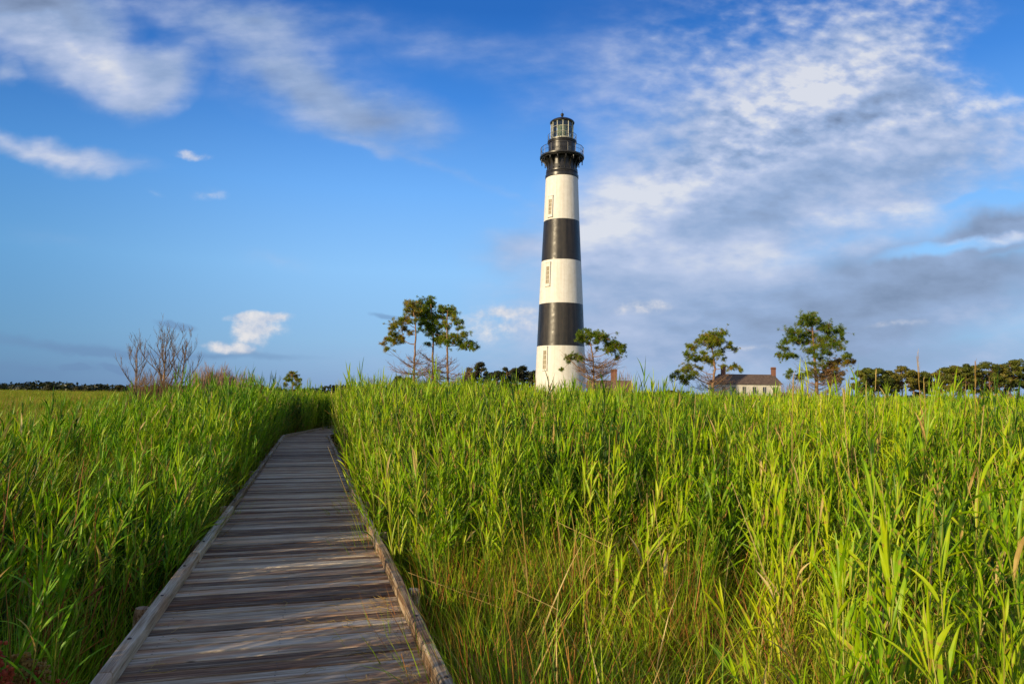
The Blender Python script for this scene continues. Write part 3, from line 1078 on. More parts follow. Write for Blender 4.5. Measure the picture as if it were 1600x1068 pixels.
def pine(name, label, group, depth, trunk_px, clusters, zoom, org, seed, spread=.55, bare=46, bare_rng=(0.1, .5), bare_len=2.2, trunk_r=.13, tsize=.30, conn_pen=1.6):
    rr = random.Random(seed)
    T = [at(org[0] + x / zoom, org[1] + y / zoom, depth) for (x, y) in trunk_px]
    base = T[0].copy()
    base.z = 0
    base.x += (T[0].x - T[1].x) * .3
    root = empty(name, base, label, 'tree', group)
    T = [base - base] + [p - base for p in T]
    H = T[-1].z
    # finer trunk line
    TT = []
    for p, q in zip(T, T[1:]):
        for i in range(5):
            TT.append(p.lerp(q, i / 5) + Vector((rr.uniform(-.03, .03), rr.uniform(-.04, .04), 0)))
    TT.append(T[-1])
    tr_ = MB()
    tr_.tube(TT, [trunk_r * (1 - .8 * (p.z / H)) + .012 for p in TT], 9)
    br, fo = MB(), MB()
    nodes = [(p, trunk_r * (1 - .8 * p.z / H)) for p in TT if p.z > H * .16]
    cs = []
    for (x, y, r_) in clusters:
        Y = depth
        p = at(org[0] + x / zoom, org[1] + y / zoom, depth) - base
        # nearest trunk height
        hd = min(abs(p.x - q.x) for q in TT if abs(q.z - p.z) < 2.5) if any(abs(q.z - p.z) < 2.5 for q in TT) else 1
        crown = max(1.2, spread * H * .28)
        dy = rr.uniform(-1, 1) * math.sqrt(max(.1, crown ** 2 - min(hd, crown) ** 2 * .7)) * .9
        p = at(org[0] + x / zoom, org[1] + y / zoom, depth + dy) - base
        cs.append((p, r_ / zoom * depth / F * 1.02))
    ax = lambda p: min((p - q).length for q in TT)
    cs.sort(key=lambda c: ax(c[0]))
    for (p, r_) in cs:
        best, bc = None, 1e9
        for (q, rad) in nodes:
            d = (p - q).length
            if d < .15:
                continue
            rise = p.z - q.z
            c = d + (conn_pen * max(0, .35 * d - rise))
            if c < bc:
                best, bc = (q, rad), c
        q, rad = best
        L = (p - q).length
        rad0 = min(rad * .85, .028 + L * .018)
        pts = bend(q, p, L * .12, rr, 5)
        br.tube(pts, [max(.014, rad0 * (1 - .6 * i / 5)) for i in range(6)], 5)
        for i in (2, 3, 4, 5):
            nodes.append((pts[i], rad0 * (1 - .55 * i / 5)))
        od = (p - q).normalized() + Vector((0, 0, .5))
        k = max(5, int(round((r_ / (tsize * .62)) ** 2 * 10.0)))
        for i in range(k):
            o_ = Vector((rr.gauss(0, .60), rr.gauss(0, .60), rr.gauss(0, .48))) * r_
            if rr.random() < .14:
                o_ *= 1.9
            dd = od * .8 + o_ * 2 + Vector((rr.uniform(-.7, .7), rr.uniform(-.7, .7), rr.uniform(-.1, .7)))
            if o_.length > .1:
                br.tube([p - od * .15, p + o_ * .5 - od * .03, p + o_], [.016, .013, .008], 4, cap=False)
            tuft(fo, p + o_, dd, tsize * rr.uniform(.55, 1.05), 26, rr, .014)
    # dead twigs low in the crown
    for i in range(bare):
        q = rr.choice([p for p in TT if bare_rng[0] * H < p.z < bare_rng[1] * H])
        az = rr.uniform(0, 2 * math.pi)
        L = bare_len * rr.uniform(.45, 1.1)
        e = q + Vector((math.cos(az) * L, math.sin(az) * L, L * rr.uniform(-.05, .75)))
        pts = bend(q, e, L * .10, rr, 5)
        br.tube(pts, [.034, .029, .024, .019, .015, .010], 4, cap=False)
        for _ in range(8):
            j = rr.randint(1, 4)
            s_ = pts[j]
            az2 = az + rr.uniform(-1.1, 1.1)
            l2 = L * rr.uniform(.2, .5)
            e2 = s_ + Vector((math.cos(az2) * l2, math.sin(az2) * l2, l2 * rr.uniform(-.1, 1.0)))
            pp = bend(s_, e2, l2 * .1, rr, 3)
            br.tube(pp, [.012, .010, .008, .006], 3, cap=False)
            for _ in range(2):
                s3 = pp[rr.randint(1, 2)]
                e3 = s3 + Vector((rr.uniform(-1, 1), rr.uniform(-1, 1), rr.uniform(0, 1))) * l2 * .5
                br.tube([s3, e3], [.007, .004], 3, cap=False)
    tr_.build('trunk', M_bark, root, True)
    br.build('branches', M_bark, root)
    fo.build('crown', M_needle, root)
    return root


A = [(605, 150, 30), (590, 185, 24), (515, 175, 28), (440, 195, 40), (405, 245, 22), (400, 180, 18), (480, 225, 35), (545, 225, 35), (610, 200, 30), (580, 250, 40), (520, 270, 40), (600, 290, 40), (540, 310, 30), (460, 265, 25), (400, 310, 30), (355, 315, 25), (300, 355, 32), (285, 385, 25), (370, 390, 25), (410, 340, 20), (270, 430, 20), (310, 455, 30), (250, 480, 28), (210, 515, 18), (245, 555, 22), (300, 500, 25), (355, 470, 30), (360, 500, 20), (430, 425, 22), (590, 390, 30), (620, 360, 35), (650, 330, 25), (690, 215, 25), (675, 245, 20), (730, 240, 30), (775, 225, 28), (790, 260, 25), (800, 300, 25), (700, 300, 30), (760, 270, 25), (690, 370, 25), (740, 375, 25), (855, 340, 20), (860, 380, 15), (815, 350, 22), (830, 395, 15), (890, 440, 30), (790, 450, 25), (720, 460, 35), (690, 490, 35), (740, 500, 30), (800, 500, 25), (850, 505, 30), (870, 545, 25), (920, 530, 30), (945, 510, 25), (985, 547, 15), (955, 560, 20), (640, 480, 25), (580, 520, 20), (520, 350, 25), (520, 400, 20), (560, 330, 30), (470, 320, 20), (570, 360, 26), (640, 400, 26), (600, 430, 22), (660, 440, 22), (340, 350, 20), (830, 460, 22), (650, 290, 22), (720, 340, 18)]
A1 = [c for c in A if c[0] < 500 and not (c[0] > 440 and c[1] < 250)]
A2 = [c for c in A if (c[0] >= 500 and c[0] < 665) or (440 < c[0] < 500 and c[1] < 250)]
A3 = [c for c in A if c[0] >= 665]
GP = 'loblolly pines left of the lighthouse'
pine('pine_tree', 'leftmost of the three close pines left of the lighthouse, leaning out left', GP, 58, [(460, 850), (467, 640), (480, 440), (470, 300), (445, 210)], A1, 5.333, (560, 440), 1, .5)
pine('pine_tree', 'tallest middle pine of the three left of the lighthouse', GP, 60, [(618, 850), (620, 620), (625, 440), (608, 280), (603, 160)], A2, 5.333, (560, 440), 2, .45)
pine('pine_tree', 'right pine of the three, its crown reaching towards the lighthouse', GP, 58.5, [(743, 850), (740, 620), (740, 480), (735, 360), (745, 240)], A3, 5.333, (560, 440), 3, .5)
Bc = [(480, 645, 28), (470, 625, 18), (535, 630, 28), (500, 670, 20), (585, 635, 22), (635, 640, 28), (600, 665, 25), (655, 670, 18), (520, 604, 14), (680, 700, 28), (720, 705, 25), (765, 715, 22), (670, 745, 25), (700, 740, 20), (755, 755, 15), (780, 750, 12), (730, 795, 18), (400, 790, 25), (395, 825, 12), (445, 785, 20), (475, 800, 18), (345, 878, 12), (590, 730, 12), (530, 690, 15), (585, 690, 15), (550, 655, 16), (740, 730, 16)]
pine('pine_tree', 'thin scraggy pine standing in front of the foot of the lighthouse', None, 62, [(562, 1010), (568, 930), (565, 850), (560, 770), (545, 690), (535, 640)], Bc, 4.45, (800, 380), 4, .6, bare=72, bare_rng=(.22, .72), bare_len=2.5, trunk_r=.13, tsize=.26)
Cc = [(520, 235, 25), (490, 245, 20), (460, 245, 25), (410, 250, 25), (370, 270, 28), (340, 300, 22), (400, 300, 35), (450, 290, 35), (500, 290, 30), (430, 260, 25), (480, 320, 20), (420, 330, 20), (265, 330, 20), (295, 345, 28), (250, 385, 18), (270, 415, 25), (310, 400, 20), (310, 435, 15), (375, 385, 22), (350, 420, 25), (400, 430, 30), (430, 445, 25), (480, 390, 25), (500, 380, 20), (570, 310, 20), (560, 340, 18), (605, 355, 18), (515, 350, 12), (520, 430, 15), (260, 490, 35), (180, 525, 20), (140, 560, 18), (215, 510, 15), (210, 560, 30), (240, 590, 25), (300, 540, 25), (320, 485, 12), (350, 500, 15), (515, 480, 15), (570, 490, 20), (610, 480, 20), (640, 505, 18), (270, 560, 20)]
pine('pine_tree', 'leaning pine at the left end of the white house', None, 72, [(440, 680), (443, 600), (458, 500), (446, 400), (430, 320), (440, 260)], Cc, 4.706, (1020, 470), 5, .55, bare=34, tsize=.33, trunk_r=.19)
Dc = [(1170, 95, 15), (1120, 125, 35), (1160, 140, 35), (1190, 130, 25), (1085, 165, 25), (1140, 170, 25), (1225, 150, 15), (1180, 165, 20), (1020, 225, 28), (1060, 225, 15), (1090, 225, 18), (1255, 190, 30), (1290, 190, 30), (1230, 205, 15), (1285, 225, 25), (1340, 225, 22), (1375, 215, 28), (1390, 240, 18), (1150, 230, 25), (1100, 260, 30), (1020, 260, 25), (975, 295, 25), (1040, 285, 30), (1080, 300, 25), (1140, 300, 30), (1190, 260, 25), (1240, 290, 28), (1290, 270, 25), (1340, 290, 25), (1365, 320, 25), (1400, 275, 15), (1430, 298, 10), (1200, 330, 25), (1250, 330, 25), (1310, 320, 30), (1385, 350, 18), (945, 340, 22), (985, 350, 15), (1150, 365, 30), (1200, 400, 20), (1265, 375, 25), (930, 400, 22), (970, 400, 25), (1010, 400, 28), (1060, 405, 15), (1300, 390, 20), (1410, 410, 20), (1440, 400, 20), (1470, 445, 18), (1420, 450, 30), (1360, 445, 30), (1300, 460, 25), (1240, 430, 20), (1240, 470, 25), (1160, 460, 18), (1330, 500, 30), (1150, 530, 30), (1280, 540, 30), (1340, 550, 30), (1080, 560, 25), (1010, 520, 20), (1000, 550, 18), (1390, 530, 20), (1200, 520, 20)]
D2 = [c for c in Dc if c[1] > 425 and c[0] > 1250]
pine('pine_tree', 'broad tall pine at the right end of the white house', None, 76, [(1205, 690), (1205, 590), (1190, 450), (1185, 330), (1172, 200), (1168, 120)], [c for c in Dc if c not in D2], 4.706, (1020, 470), 6, .6, bare=40, tsize=.34, trunk_r=.24, bare_rng=(.12, .5), bare_len=3.4)
pine('pine_tree', 'low bushy young pine close against the right side of the broad pine', None, 78, [(1305, 690), (1308, 600), (1300, 520), (1318, 460)], D2 + [(1320, 480, 24), (1270, 500, 22), (1250, 560, 28), (1310, 590, 30), (1370, 580, 26)], 4.706, (1020, 470), 7, .6, bare=24, tsize=.32, trunk_r=.14, bare_len=1.8)
Fc = [(1400, 475, 18), (1375, 490, 14), (1425, 495, 16), (1360, 515, 14), (1390, 520, 16), (1440, 520, 16), (1460, 515, 10), (1350, 545, 12), (1415, 550, 14), (1455, 555, 12), (1440, 575, 14)]
pine('pine_tree', 'small dark pine alone just left of the boardwalk gap', None, 70, [(1410, 640), (1405, 590), (1403, 540), (1400, 490)], Fc, 4.571, (150, 480), 8, .5, bare=12, tsize=.24, trunk_r=.08, bare_len=1.2)


def bare_tree(label, group, depth, base_px, H_px, seed, spreadf=.55, levels=4, r0=.10, nbr=5, lowsplit=.25, up=.55):
    rr = random.Random(seed)
    b0 = at(base_px[0], base_px[1], depth)
    top = at(base_px[0], H_px, depth)
    H = top.z
    root = empty('bare_tree', (b0.x, depth, 0), label, 'tree', group)
    tk, br = MB(), MB()
    lean = Vector((rr.uniform(-.04, .04), rr.uniform(-.04, .04), 0)) * H
    pts = [Vector((0, 0, 0)) + lean * (i / 8) ** 1.3 + Vector((rr.uniform(-.05, .05), rr.uniform(-.05, .05), H * .97 * i / 8)) for i in range(9)]
    rads = [r0 * (1 - .9 * i / 8) + .006 for i in range(9)]
    tk.tube(pts, rads, 8)

    def grow(p, d, L, r_, lev):
        n = 5
        q = [p]
        dd = d.normalized()
        for i in range(n):
            dd = (dd + Vector((rr.gauss(0, .10), rr.gauss(0, .10), rr.gauss(.09, .06)))).normalized()
            q.append(q[-1] + dd * L / n)
        br.tube(q, [max(.006, r_ * (1 - .7 * i / n)) for i in range(n + 1)], 4 if lev > 1 else 3, cap=False)
        if lev > 0:
            for i in range(nbr + (2 if lev == 1 else 0)):
                j = rr.randint(1, n)
                s = q[j]
                side = Vector((rr.uniform(-1, 1), rr.uniform(-1, 1), rr.uniform(0, .6)))
                grow(s, (dd * .75 + side * .65 + Vector((0, 0, .28))), L * rr.uniform(.35, .62), r_ * .5, lev - 1)
    nb_ = 13
    for i in range(nb_):
        u = lowsplit + (1 - lowsplit) * i / nb_
        k = min(7, int(u * 8))
        p = pts[k].lerp(pts[k + 1], u * 8 - k)
        az = i * 2.4 + rr.uniform(-.3, .3)
        L = H * spreadf * (1.02 - u * .72) * rr.uniform(.8, 1.1)
        grow(p, Vector((math.cos(az), math.sin(az), up + u * .6)), L, rads[k] * .6, 2)
    tk.build('trunk', M_bark, root, True)
    br.build('branches', M_twig, root)


bare_tree('thin bare tree leftmost of the three leafless trees', 'leafless trees at the left', 55, (213, 610), 533, 21, .42, lowsplit=.15)
bare_tree('widest bare tree in the middle of the three leafless trees', 'leafless trees at the left', 54, (253, 610), 524, 22, .62, r0=.13, lowsplit=.3, up=.9)
bare_tree('slender bare tree rightmost of the three leafless trees', 'leafless trees at the left', 56, (282, 610), 524, 23, .42, lowsplit=.25, up=1.0)


def brush(label, depth, px, py_top, width_px, seed, mat=None, n=300, name='brown_bush', fan=.5):
    rr = random.Random(seed)
    b0 = at(px, 615, depth)
    H = at(px, py_top, depth).z
    W = width_px / F * depth / 2
    m = MB()
    for i in range(n):
        az = rr.uniform(0, 2 * math.pi)
        r_ = math.sqrt(rr.random())
        s = Vector((math.cos(az) * r_ * W * .5, math.sin(az) * r_ * W * .5, 0))
        h = H * (1 - .3 * r_ ** 2) * rr.uniform(.7, 1.02)
        e = Vector((math.cos(az) * r_ * W * 1.0, math.sin(az) * r_ * W * 1.0, h))
        pts = [s, s.lerp(e, .5) + Vector((rr.uniform(-.1, .1), rr.uniform(-.1, .1), .1)), e]
        m.tube(pts, [.022, .014, .007], 3, cap=False)
        for k in range(5):
            u = rr.uniform(.4, .95)
            q = s.lerp(e, u)
            l = H * rr.uniform(.08, .2)
            m.tube([q, q + Vector((rr.uniform(-.5, .5), rr.uniform(-.5, .5), 1)) * l], [.010, .005], 3, cap=False)
    o = m.build(name, mat or M_brush)
    o.location = (b0.x, depth, 0)
    return tag(o, label, 'bush')


brush('brown leafless bush rising above the reeds right of the bare trees', 50, 322, 567, 52, 31)
brush('brown leafless bush between the tall brown bush and the mound edge', 50, 351, 570, 40, 32)
brush('low brown leafless bush at the end of the row on the reed mound', 50, 382, 580, 50, 33)
brush('rusty brown thicket at the foot of the bare trees', 52, 245, 578, 90, 34, M_redbrush, 260)
brush('reddish thicket between the bare trees and the reed mound', 51, 288, 592, 60, 35, M_redbrush, 200)
brush('thin grey twig bush just left of the three pines', 54, 585, 586, 50, 36, n=60)
brush('grey twig bush at the right foot of the pine by the lighthouse', 60, 975, 578, 50, 37, n=90)
brush('brown twig bush at the foot of the broad pine right of the house', 70, 1240, 590, 70, 38, n=120)


def crown_tree(label, group, depth, px, py_top, rpx, seed, mat, squash=.75, under=.42, trunk=True, dens=1.0):
    """a distant pine: umbrella of foliage clumps over a straight trunk"""
    rr = random.Random(seed)
    b0 = at(px, 612, depth)
    H = at(px, py_top, depth).z
    W = rpx / F * depth
    root = empty('treeline_pine', (b0.x, depth, 0), label, 'tree', group)
    fo, br = MB(), MB()
    tk = MB()
    lx = rr.uniform(-.3, .3)
    tk.tube([(0, 0, 0), (lx * .5, 0, H * .5), (lx, 0, H * .92)], [.17, .13, .05], 7)
    nC = int(46 * dens)
    z_lo = H * under
    for i in range(nC):
        a = rr.uniform(0, 2 * math.pi)
        u = rr.random()
        z = z_lo + (H - z_lo) * (u ** .7)
        v = (z - z_lo) / (H - z_lo)
        prof_ = math.sqrt(max(0, 1 - (max(0, v - .35) / .66) ** 2)) * (.55 + .45 * min(1, v / .35))
        r_ = W * prof_ * math.sqrt(rr.uniform(.15, 1))
        c = Vector((lx + math.cos(a) * r_, math.sin(a) * r_, z - .35))
        br.tube([Vector((lx * .8, 0, max(H * .3, z - r_ * .6 - .3))), c], [.05, .02], 4, cap=False)
        cr_ = W * rr.uniform(.22, .40)
        n = int(100)
        for k in range(n):
            d = Vector((rr.gauss(0, 1), rr.gauss(0, 1), rr.gauss(0, .8)))
            d = d / max(.01, d.length)
            p = c + Vector((d.x, d.y, d.z * squash)) * cr_ * rr.uniform(.4, 1.0)
            s = Vector((rr.gauss(0, 1), rr.gauss(0, 1), rr.gauss(0, 1))).normalized() * rr.uniform(.12, .26)
            t_ = s.cross(d).normalized() * rr.uniform(.07, .14)
            fo.add([p - s, p + t_, p + s, p - t_], [(0, 1, 2, 3)])
    tk.build('trunk', M_bark, root, True)
    br.build('branches', M_bark, root)
    fo.build('crown', mat, root)
    return root


ORD = ['first', 'second', 'third', 'fourth', 'fifth', 'sixth', 'seventh', 'eighth', 'ninth', 'tenth', 'eleventh', 'twelfth', 'thirteenth', 'fourteenth', 'fifteenth', 'sixteenth', 'seventeenth', 'eighteenth', 'nineteenth', 'twentieth']
RT = [(1345, 577, 11), (1358, 574, 11), (1372, 575, 12), (1387, 577, 11), (1410, 571, 14), (1428, 577, 10), (1446, 580, 11), (1466, 580, 10), (1477, 573, 13), (1490, 571, 13), (1506, 567, 14), (1522, 571, 12), (1548, 565, 14), (1563, 569, 12), (1578, 562, 14), (1593, 561, 15), (1612, 566, 14)]
for i, (px, py, r_) in enumerate(RT):
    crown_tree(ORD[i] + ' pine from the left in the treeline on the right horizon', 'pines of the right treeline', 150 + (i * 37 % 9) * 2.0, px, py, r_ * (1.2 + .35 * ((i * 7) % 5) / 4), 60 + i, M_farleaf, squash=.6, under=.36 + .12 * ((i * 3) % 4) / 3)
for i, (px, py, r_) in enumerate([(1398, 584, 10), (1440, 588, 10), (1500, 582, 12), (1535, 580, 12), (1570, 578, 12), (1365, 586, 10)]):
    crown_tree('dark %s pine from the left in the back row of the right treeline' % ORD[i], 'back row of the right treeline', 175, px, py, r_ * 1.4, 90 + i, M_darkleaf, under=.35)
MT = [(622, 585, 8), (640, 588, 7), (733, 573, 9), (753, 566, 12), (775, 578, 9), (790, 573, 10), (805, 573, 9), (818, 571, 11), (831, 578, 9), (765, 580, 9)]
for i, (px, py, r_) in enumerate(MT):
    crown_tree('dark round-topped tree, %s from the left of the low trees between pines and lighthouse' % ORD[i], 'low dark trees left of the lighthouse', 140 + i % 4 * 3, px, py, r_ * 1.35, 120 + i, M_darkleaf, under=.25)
for i, (px, py, r_) in enumerate([(75, 600, 6), (121, 603, 9), (135, 604, 7), (185, 600, 8), (515, 622, 6)]):
    crown_tree(['small far tree standing out of the left horizon wood', 'dark far clump on the left horizon', 'lower dark clump beside the far clump on the left horizon', 'far reddish tree just left of the bare trees', 'tiny far tree in the gap over the boardwalk'][i], 'far trees on the left horizon', 160, px, py, r_ * 1.2, 150 + i, M_darkleaf, under=.2)

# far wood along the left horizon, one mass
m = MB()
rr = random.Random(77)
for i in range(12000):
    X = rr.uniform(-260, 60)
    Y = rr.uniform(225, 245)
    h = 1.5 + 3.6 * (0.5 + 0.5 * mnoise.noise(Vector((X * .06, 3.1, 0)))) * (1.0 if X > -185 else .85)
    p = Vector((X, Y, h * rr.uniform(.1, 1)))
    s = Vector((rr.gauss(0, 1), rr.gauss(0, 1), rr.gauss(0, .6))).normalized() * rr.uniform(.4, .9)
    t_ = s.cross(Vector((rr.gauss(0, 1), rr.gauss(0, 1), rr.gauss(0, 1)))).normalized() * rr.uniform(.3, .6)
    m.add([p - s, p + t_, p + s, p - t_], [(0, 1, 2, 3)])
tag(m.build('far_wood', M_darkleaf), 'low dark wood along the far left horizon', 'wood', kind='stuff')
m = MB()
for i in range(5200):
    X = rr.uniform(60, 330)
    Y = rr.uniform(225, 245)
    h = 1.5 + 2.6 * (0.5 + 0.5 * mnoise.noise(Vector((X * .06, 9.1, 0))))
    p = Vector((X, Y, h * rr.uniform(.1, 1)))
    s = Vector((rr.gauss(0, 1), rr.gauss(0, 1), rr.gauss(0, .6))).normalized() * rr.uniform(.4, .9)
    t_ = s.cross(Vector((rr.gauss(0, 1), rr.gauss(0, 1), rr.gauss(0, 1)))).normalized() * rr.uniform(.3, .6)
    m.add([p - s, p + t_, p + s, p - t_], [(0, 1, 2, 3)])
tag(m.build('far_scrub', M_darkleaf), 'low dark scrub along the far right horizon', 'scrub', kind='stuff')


# ------------------------------------------------------------------ grass prototypes
def blade(mb_, p, az, L, wd, th0, th1, n=5, mi=0, fold=.25, rr=random, twist=0.0, belly=.35):
    """a leaf: starts th0 from the vertical, bends to th1; az is the way it leans"""
    vs_, fs_ = [], []
    h = Vector((math.cos(az), math.sin(az), 0))
    side0 = Vector((-math.sin(az), math.cos(az), 0))
    q = Vector(p)
    for i in range(n + 1):
        u = i / n
        th = th0 + (th1 - th0) * u ** 1.4
        d = h * math.sin(th) + Vector((0, 0, math.cos(th)))
        nrm = h * math.cos(th) - Vector((0, 0, math.sin(th)))
        tw = twist * u
        side = side0 * math.cos(tw) + nrm * math.sin(tw)
        if u < belly:
            ww = wd * (.45 + .55 * u / belly)
        else:
            ww = wd * (1 - ((u - belly) / (1 - belly)) ** 1.6)
        if i == n:
            vs_.append(q.copy())
        else:
            vs_ += [q - side * ww * .5, q + nrm * ww * fold, q + side * ww * .5]
        q = q + d * (L / n)
    for i in range(n - 1):
        b_ = i * 3
        fs_ += [(b_, b_ + 1, b_ + 4, b_ + 3), (b_ + 1, b_ + 2, b_ + 5, b_ + 4)]
    b_ = (n - 1) * 3
    fs_ += [(b_, b_ + 1, b_ + 3), (b_ + 1, b_ + 2, b_ + 3)]
    mb_.add(vs_, fs_, mi)


WIND = 0.25           # leaves stream towards +x, a little away from the camera


def reed(mb_, x, y, H, rr, seg=5, lw=.026, nl=None, thin=1.0, spike=True):
    lean_az = WIND + rr.uniform(-1.2, 1.2)
    lean = rr.uniform(.02, .16)
    pts = []
    for i in range(6):
        u = i / 5
        pts.append(Vector((x + math.cos(lean_az) * lean * H * u ** 2, y + math.sin(lean_az) * lean * H * u ** 2, H * u)))
    mb_.tube(pts, [.0048 * thin, .0045 * thin, .004 * thin, .0035 * thin, .0026 * thin, .0012 * thin], 4, 1, cap=False)
    nl = nl or rr.randint(11, 15)
    side = rr.choice((0, 1))
    baz = WIND + rr.uniform(-.9, .9)
    for k in range(nl):
        u = .28 + .70 * (k + rr.uniform(0, .5)) / nl
        j = min(4, int(u * 5))
        p = pts[j].lerp(pts[j + 1], u * 5 - j)
        az = baz + (math.pi * .85 if (k + side) % 2 else 0) + rr.uniform(-.5, .5)
        # the wind pulls the back leaves round
        if math.cos(az - WIND) < 0:
            az = az + (0.7 if math.sin(az - WIND) < 0 else -0.7)
        L = rr.uniform(.24, .44) * (1.0 - .35 * abs(u - .62) / .4)
        th0 = rr.uniform(.15, .6) * (1.25 - .5 * u)
        th1 = th0 + rr.uniform(.15, 1.4) * (1.35 - .75 * u)
        blade(mb_, p, az, L, lw * rr.uniform(.75, 1.2), th0, th1, seg, 0 if rr.random() > .025 else 2, rr=rr, twist=rr.uniform(-1.3, 1.3))
    for k in range(2):
        blade(mb_, pts[-2].lerp(pts[-1], rr.uniform(.2, .7)), WIND + rr.uniform(-2, 2), rr.uniform(.22, .36), lw * .7, rr.uniform(.02, .2), rr.uniform(.2, .6), seg - 1, 0, rr=rr)


def proto_collection(name, makers):
    c = bpy.data.collections.new(name)
    for i, (fn, mats) in enumerate(makers):
        m = MB()
        fn(m, random.Random(1000 + i * 7 + len(name)))
        o = m.build('%s_%02d' % (name, i), mats, None, False, link=False)
        c.objects.link(o)
    return c


def mk_clump(nr, rad, lw, seg=5, thin=1.0):
    def fn(m, rr):
        for i in range(nr):
            a, r_ = rr.uniform(0, 6.28), rad * math.sqrt(rr.random())
            reed(m, math.cos(a) * r_, math.sin(a) * r_, 2.0 * rr.uniform(.74, 1.06), rr, seg, lw, thin=thin)
    return fn


def mk_fine(nb, rad, Hh, lw=.006, dryf=.12, out=.5):
    def fn(m, rr):
        for i in range(nb):
            a, r_ = rr.uniform(0, 6.28), rad * math.sqrt(rr.random())
            az = rr.choice((a, WIND + rr.uniform(-1, 1)))
            blade(m, (math.cos(a) * r_, math.sin(a) * r_, 0), az, Hh * rr.uniform(.55, 1.1), lw * rr.uniform(.7, 1.3), rr.uniform(0, .25), rr.uniform(.5, 1.9) * out * 1.5, 5, 1 if rr.random() < dryf else 0, fold=.1, rr=rr, belly=.2)
    return fn


def mk_dry(n, rad, Hh, brk=.4, r0=.004):
    def fn(m, rr):
        for i in range(n):
            a, r_ = rr.uniform(0, 6.28), rad * math.sqrt(rr.random())
            p = Vector((math.cos(a) * r_, math.sin(a) * r_, 0))
            d = Vector((rr.gauss(0, .16), rr.gauss(0, .16), 1)).normalized()
            H_ = Hh * rr.uniform(.5, 1.1)
            if rr.random() < brk:
                k = p + d * H_ * rr.uniform(.4, .7)
                e = k + Vector((rr.uniform(-1, 1), rr.uniform(-1, 1), rr.uniform(-.6, .5))).normalized() * H_ * .4
                m.tube([p, k], [r0 * 1.1, r0], 4, 0, cap=False)
                m.tube([k, e], [r0, r0 * .6], 4, 0, cap=False)
            else:
                k = p + d * H_
                m.tube([p, p.lerp(k, .5) + Vector((rr.uniform(-.02, .02), rr.uniform(-.02, .02), 0)), k], [r0 * 1.1, r0, r0 * .5], 4, 0, cap=False)
            for q in range(rr.randint(0, 3)):
                blade(m, p + d * H_ * rr.uniform(.2, .55), rr.uniform(0, 6.28), rr.uniform(.12, .3), .012, .4, 2.4, 4, 0, rr=rr)
    return fn


c_reedN = proto_collection('reed_clump', [(mk_clump(4, .18, .023, 6), [M_leaf, M_stem, M_dry]) for _ in range(9)])
c_reedM = proto_collection('reed_clump_mid', [(mk_clump(8, .34, .026, 4, 1.2), [M_leaf, M_stem, M_dry]) for _ in range(7)])
c_reedF = proto_collection('reed_patch', [(mk_clump(20, .8, .032, 3, 1.8), [M_leaf, M_stem, M_dry]) for _ in range(6)])
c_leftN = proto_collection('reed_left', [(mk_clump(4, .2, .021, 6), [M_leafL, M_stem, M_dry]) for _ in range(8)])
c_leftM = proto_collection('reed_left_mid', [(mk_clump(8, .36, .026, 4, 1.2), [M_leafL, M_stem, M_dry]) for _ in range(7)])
c_fine = proto_collection('fine_tuft', [(mk_fine(75, .17, 1.0, .0095, .24), [M_fine, M_rust]) for _ in range(7)])
c_arch = proto_collection('arch_tuft', [(mk_fine(12, .22, 1.35, .013, .25, .75), [M_leaf, M_dry]) for _ in range(6)])
c_fineL = proto_collection('fine_dark_tuft', [(mk_fine(60, .17, 1.0, .0095, .10), [M_leafL, M_rust]) for _ in range(5)])  # dark leaf colour stands in for the shade low in the left foreground
c_rust = proto_collection('rust_tuft', [(mk_dry(9, .22, .9), [M_rust]) for _ in range(6)])
c_straw = proto_collection('straw_tuft', [(mk_dry(5, .25, 1.9, .2, .0045), [M_dry]) for _ in range(6)])
c_field = proto_collection('field_tuft', [(mk_fine(120, .5, 1.5, .022, .16, .35), [M_field, M_rust]) for _ in range(7)])


def scatter_tree():
    g = bpy.data.node_groups.new('scatter', 'GeometryNodeTree')
    g.interface.new_socket('Geometry', in_out='INPUT', socket_type='NodeSocketGeometry')
    g.interface.new_socket('Kinds', in_out='INPUT', socket_type='NodeSocketCollection')
    g.interface.new_socket('Geometry', in_out='OUTPUT', socket_type='NodeSocketGeometry')
    gi, go = g.nodes.new('NodeGroupInput'), g.nodes.new('NodeGroupOutput')
    ci = g.nodes.new('GeometryNodeCollectionInfo')
    ci.inputs['Separate Children'].default_value = True
    ci.inputs['Reset Children'].default_value = True
    g.links.new(gi.outputs[1], ci.inputs[0])
    ip = g.nodes.new('GeometryNodeInstanceOnPoints')
    ip.inputs['Pick Instance'].default_value = True
    g.links.new(gi.outputs[0], ip.inputs['Points'])
    g.links.new(ci.outputs[0], ip.inputs['Instance'])
    for nm, dt, sock in (('idx', 'INT', 'Instance Index'), ('rot', 'FLOAT_VECTOR', 'Rotation'), ('scl', 'FLOAT_VECTOR', 'Scale')):
        a = g.nodes.new('GeometryNodeInputNamedAttribute')
        a.data_type = dt
        a.inputs[0].default_value = nm
        g.links.new(a.outputs[0], ip.inputs[sock])
    g.links.new(ip.outputs[0], go.inputs[0])
    return g


SCAT = scatter_tree()


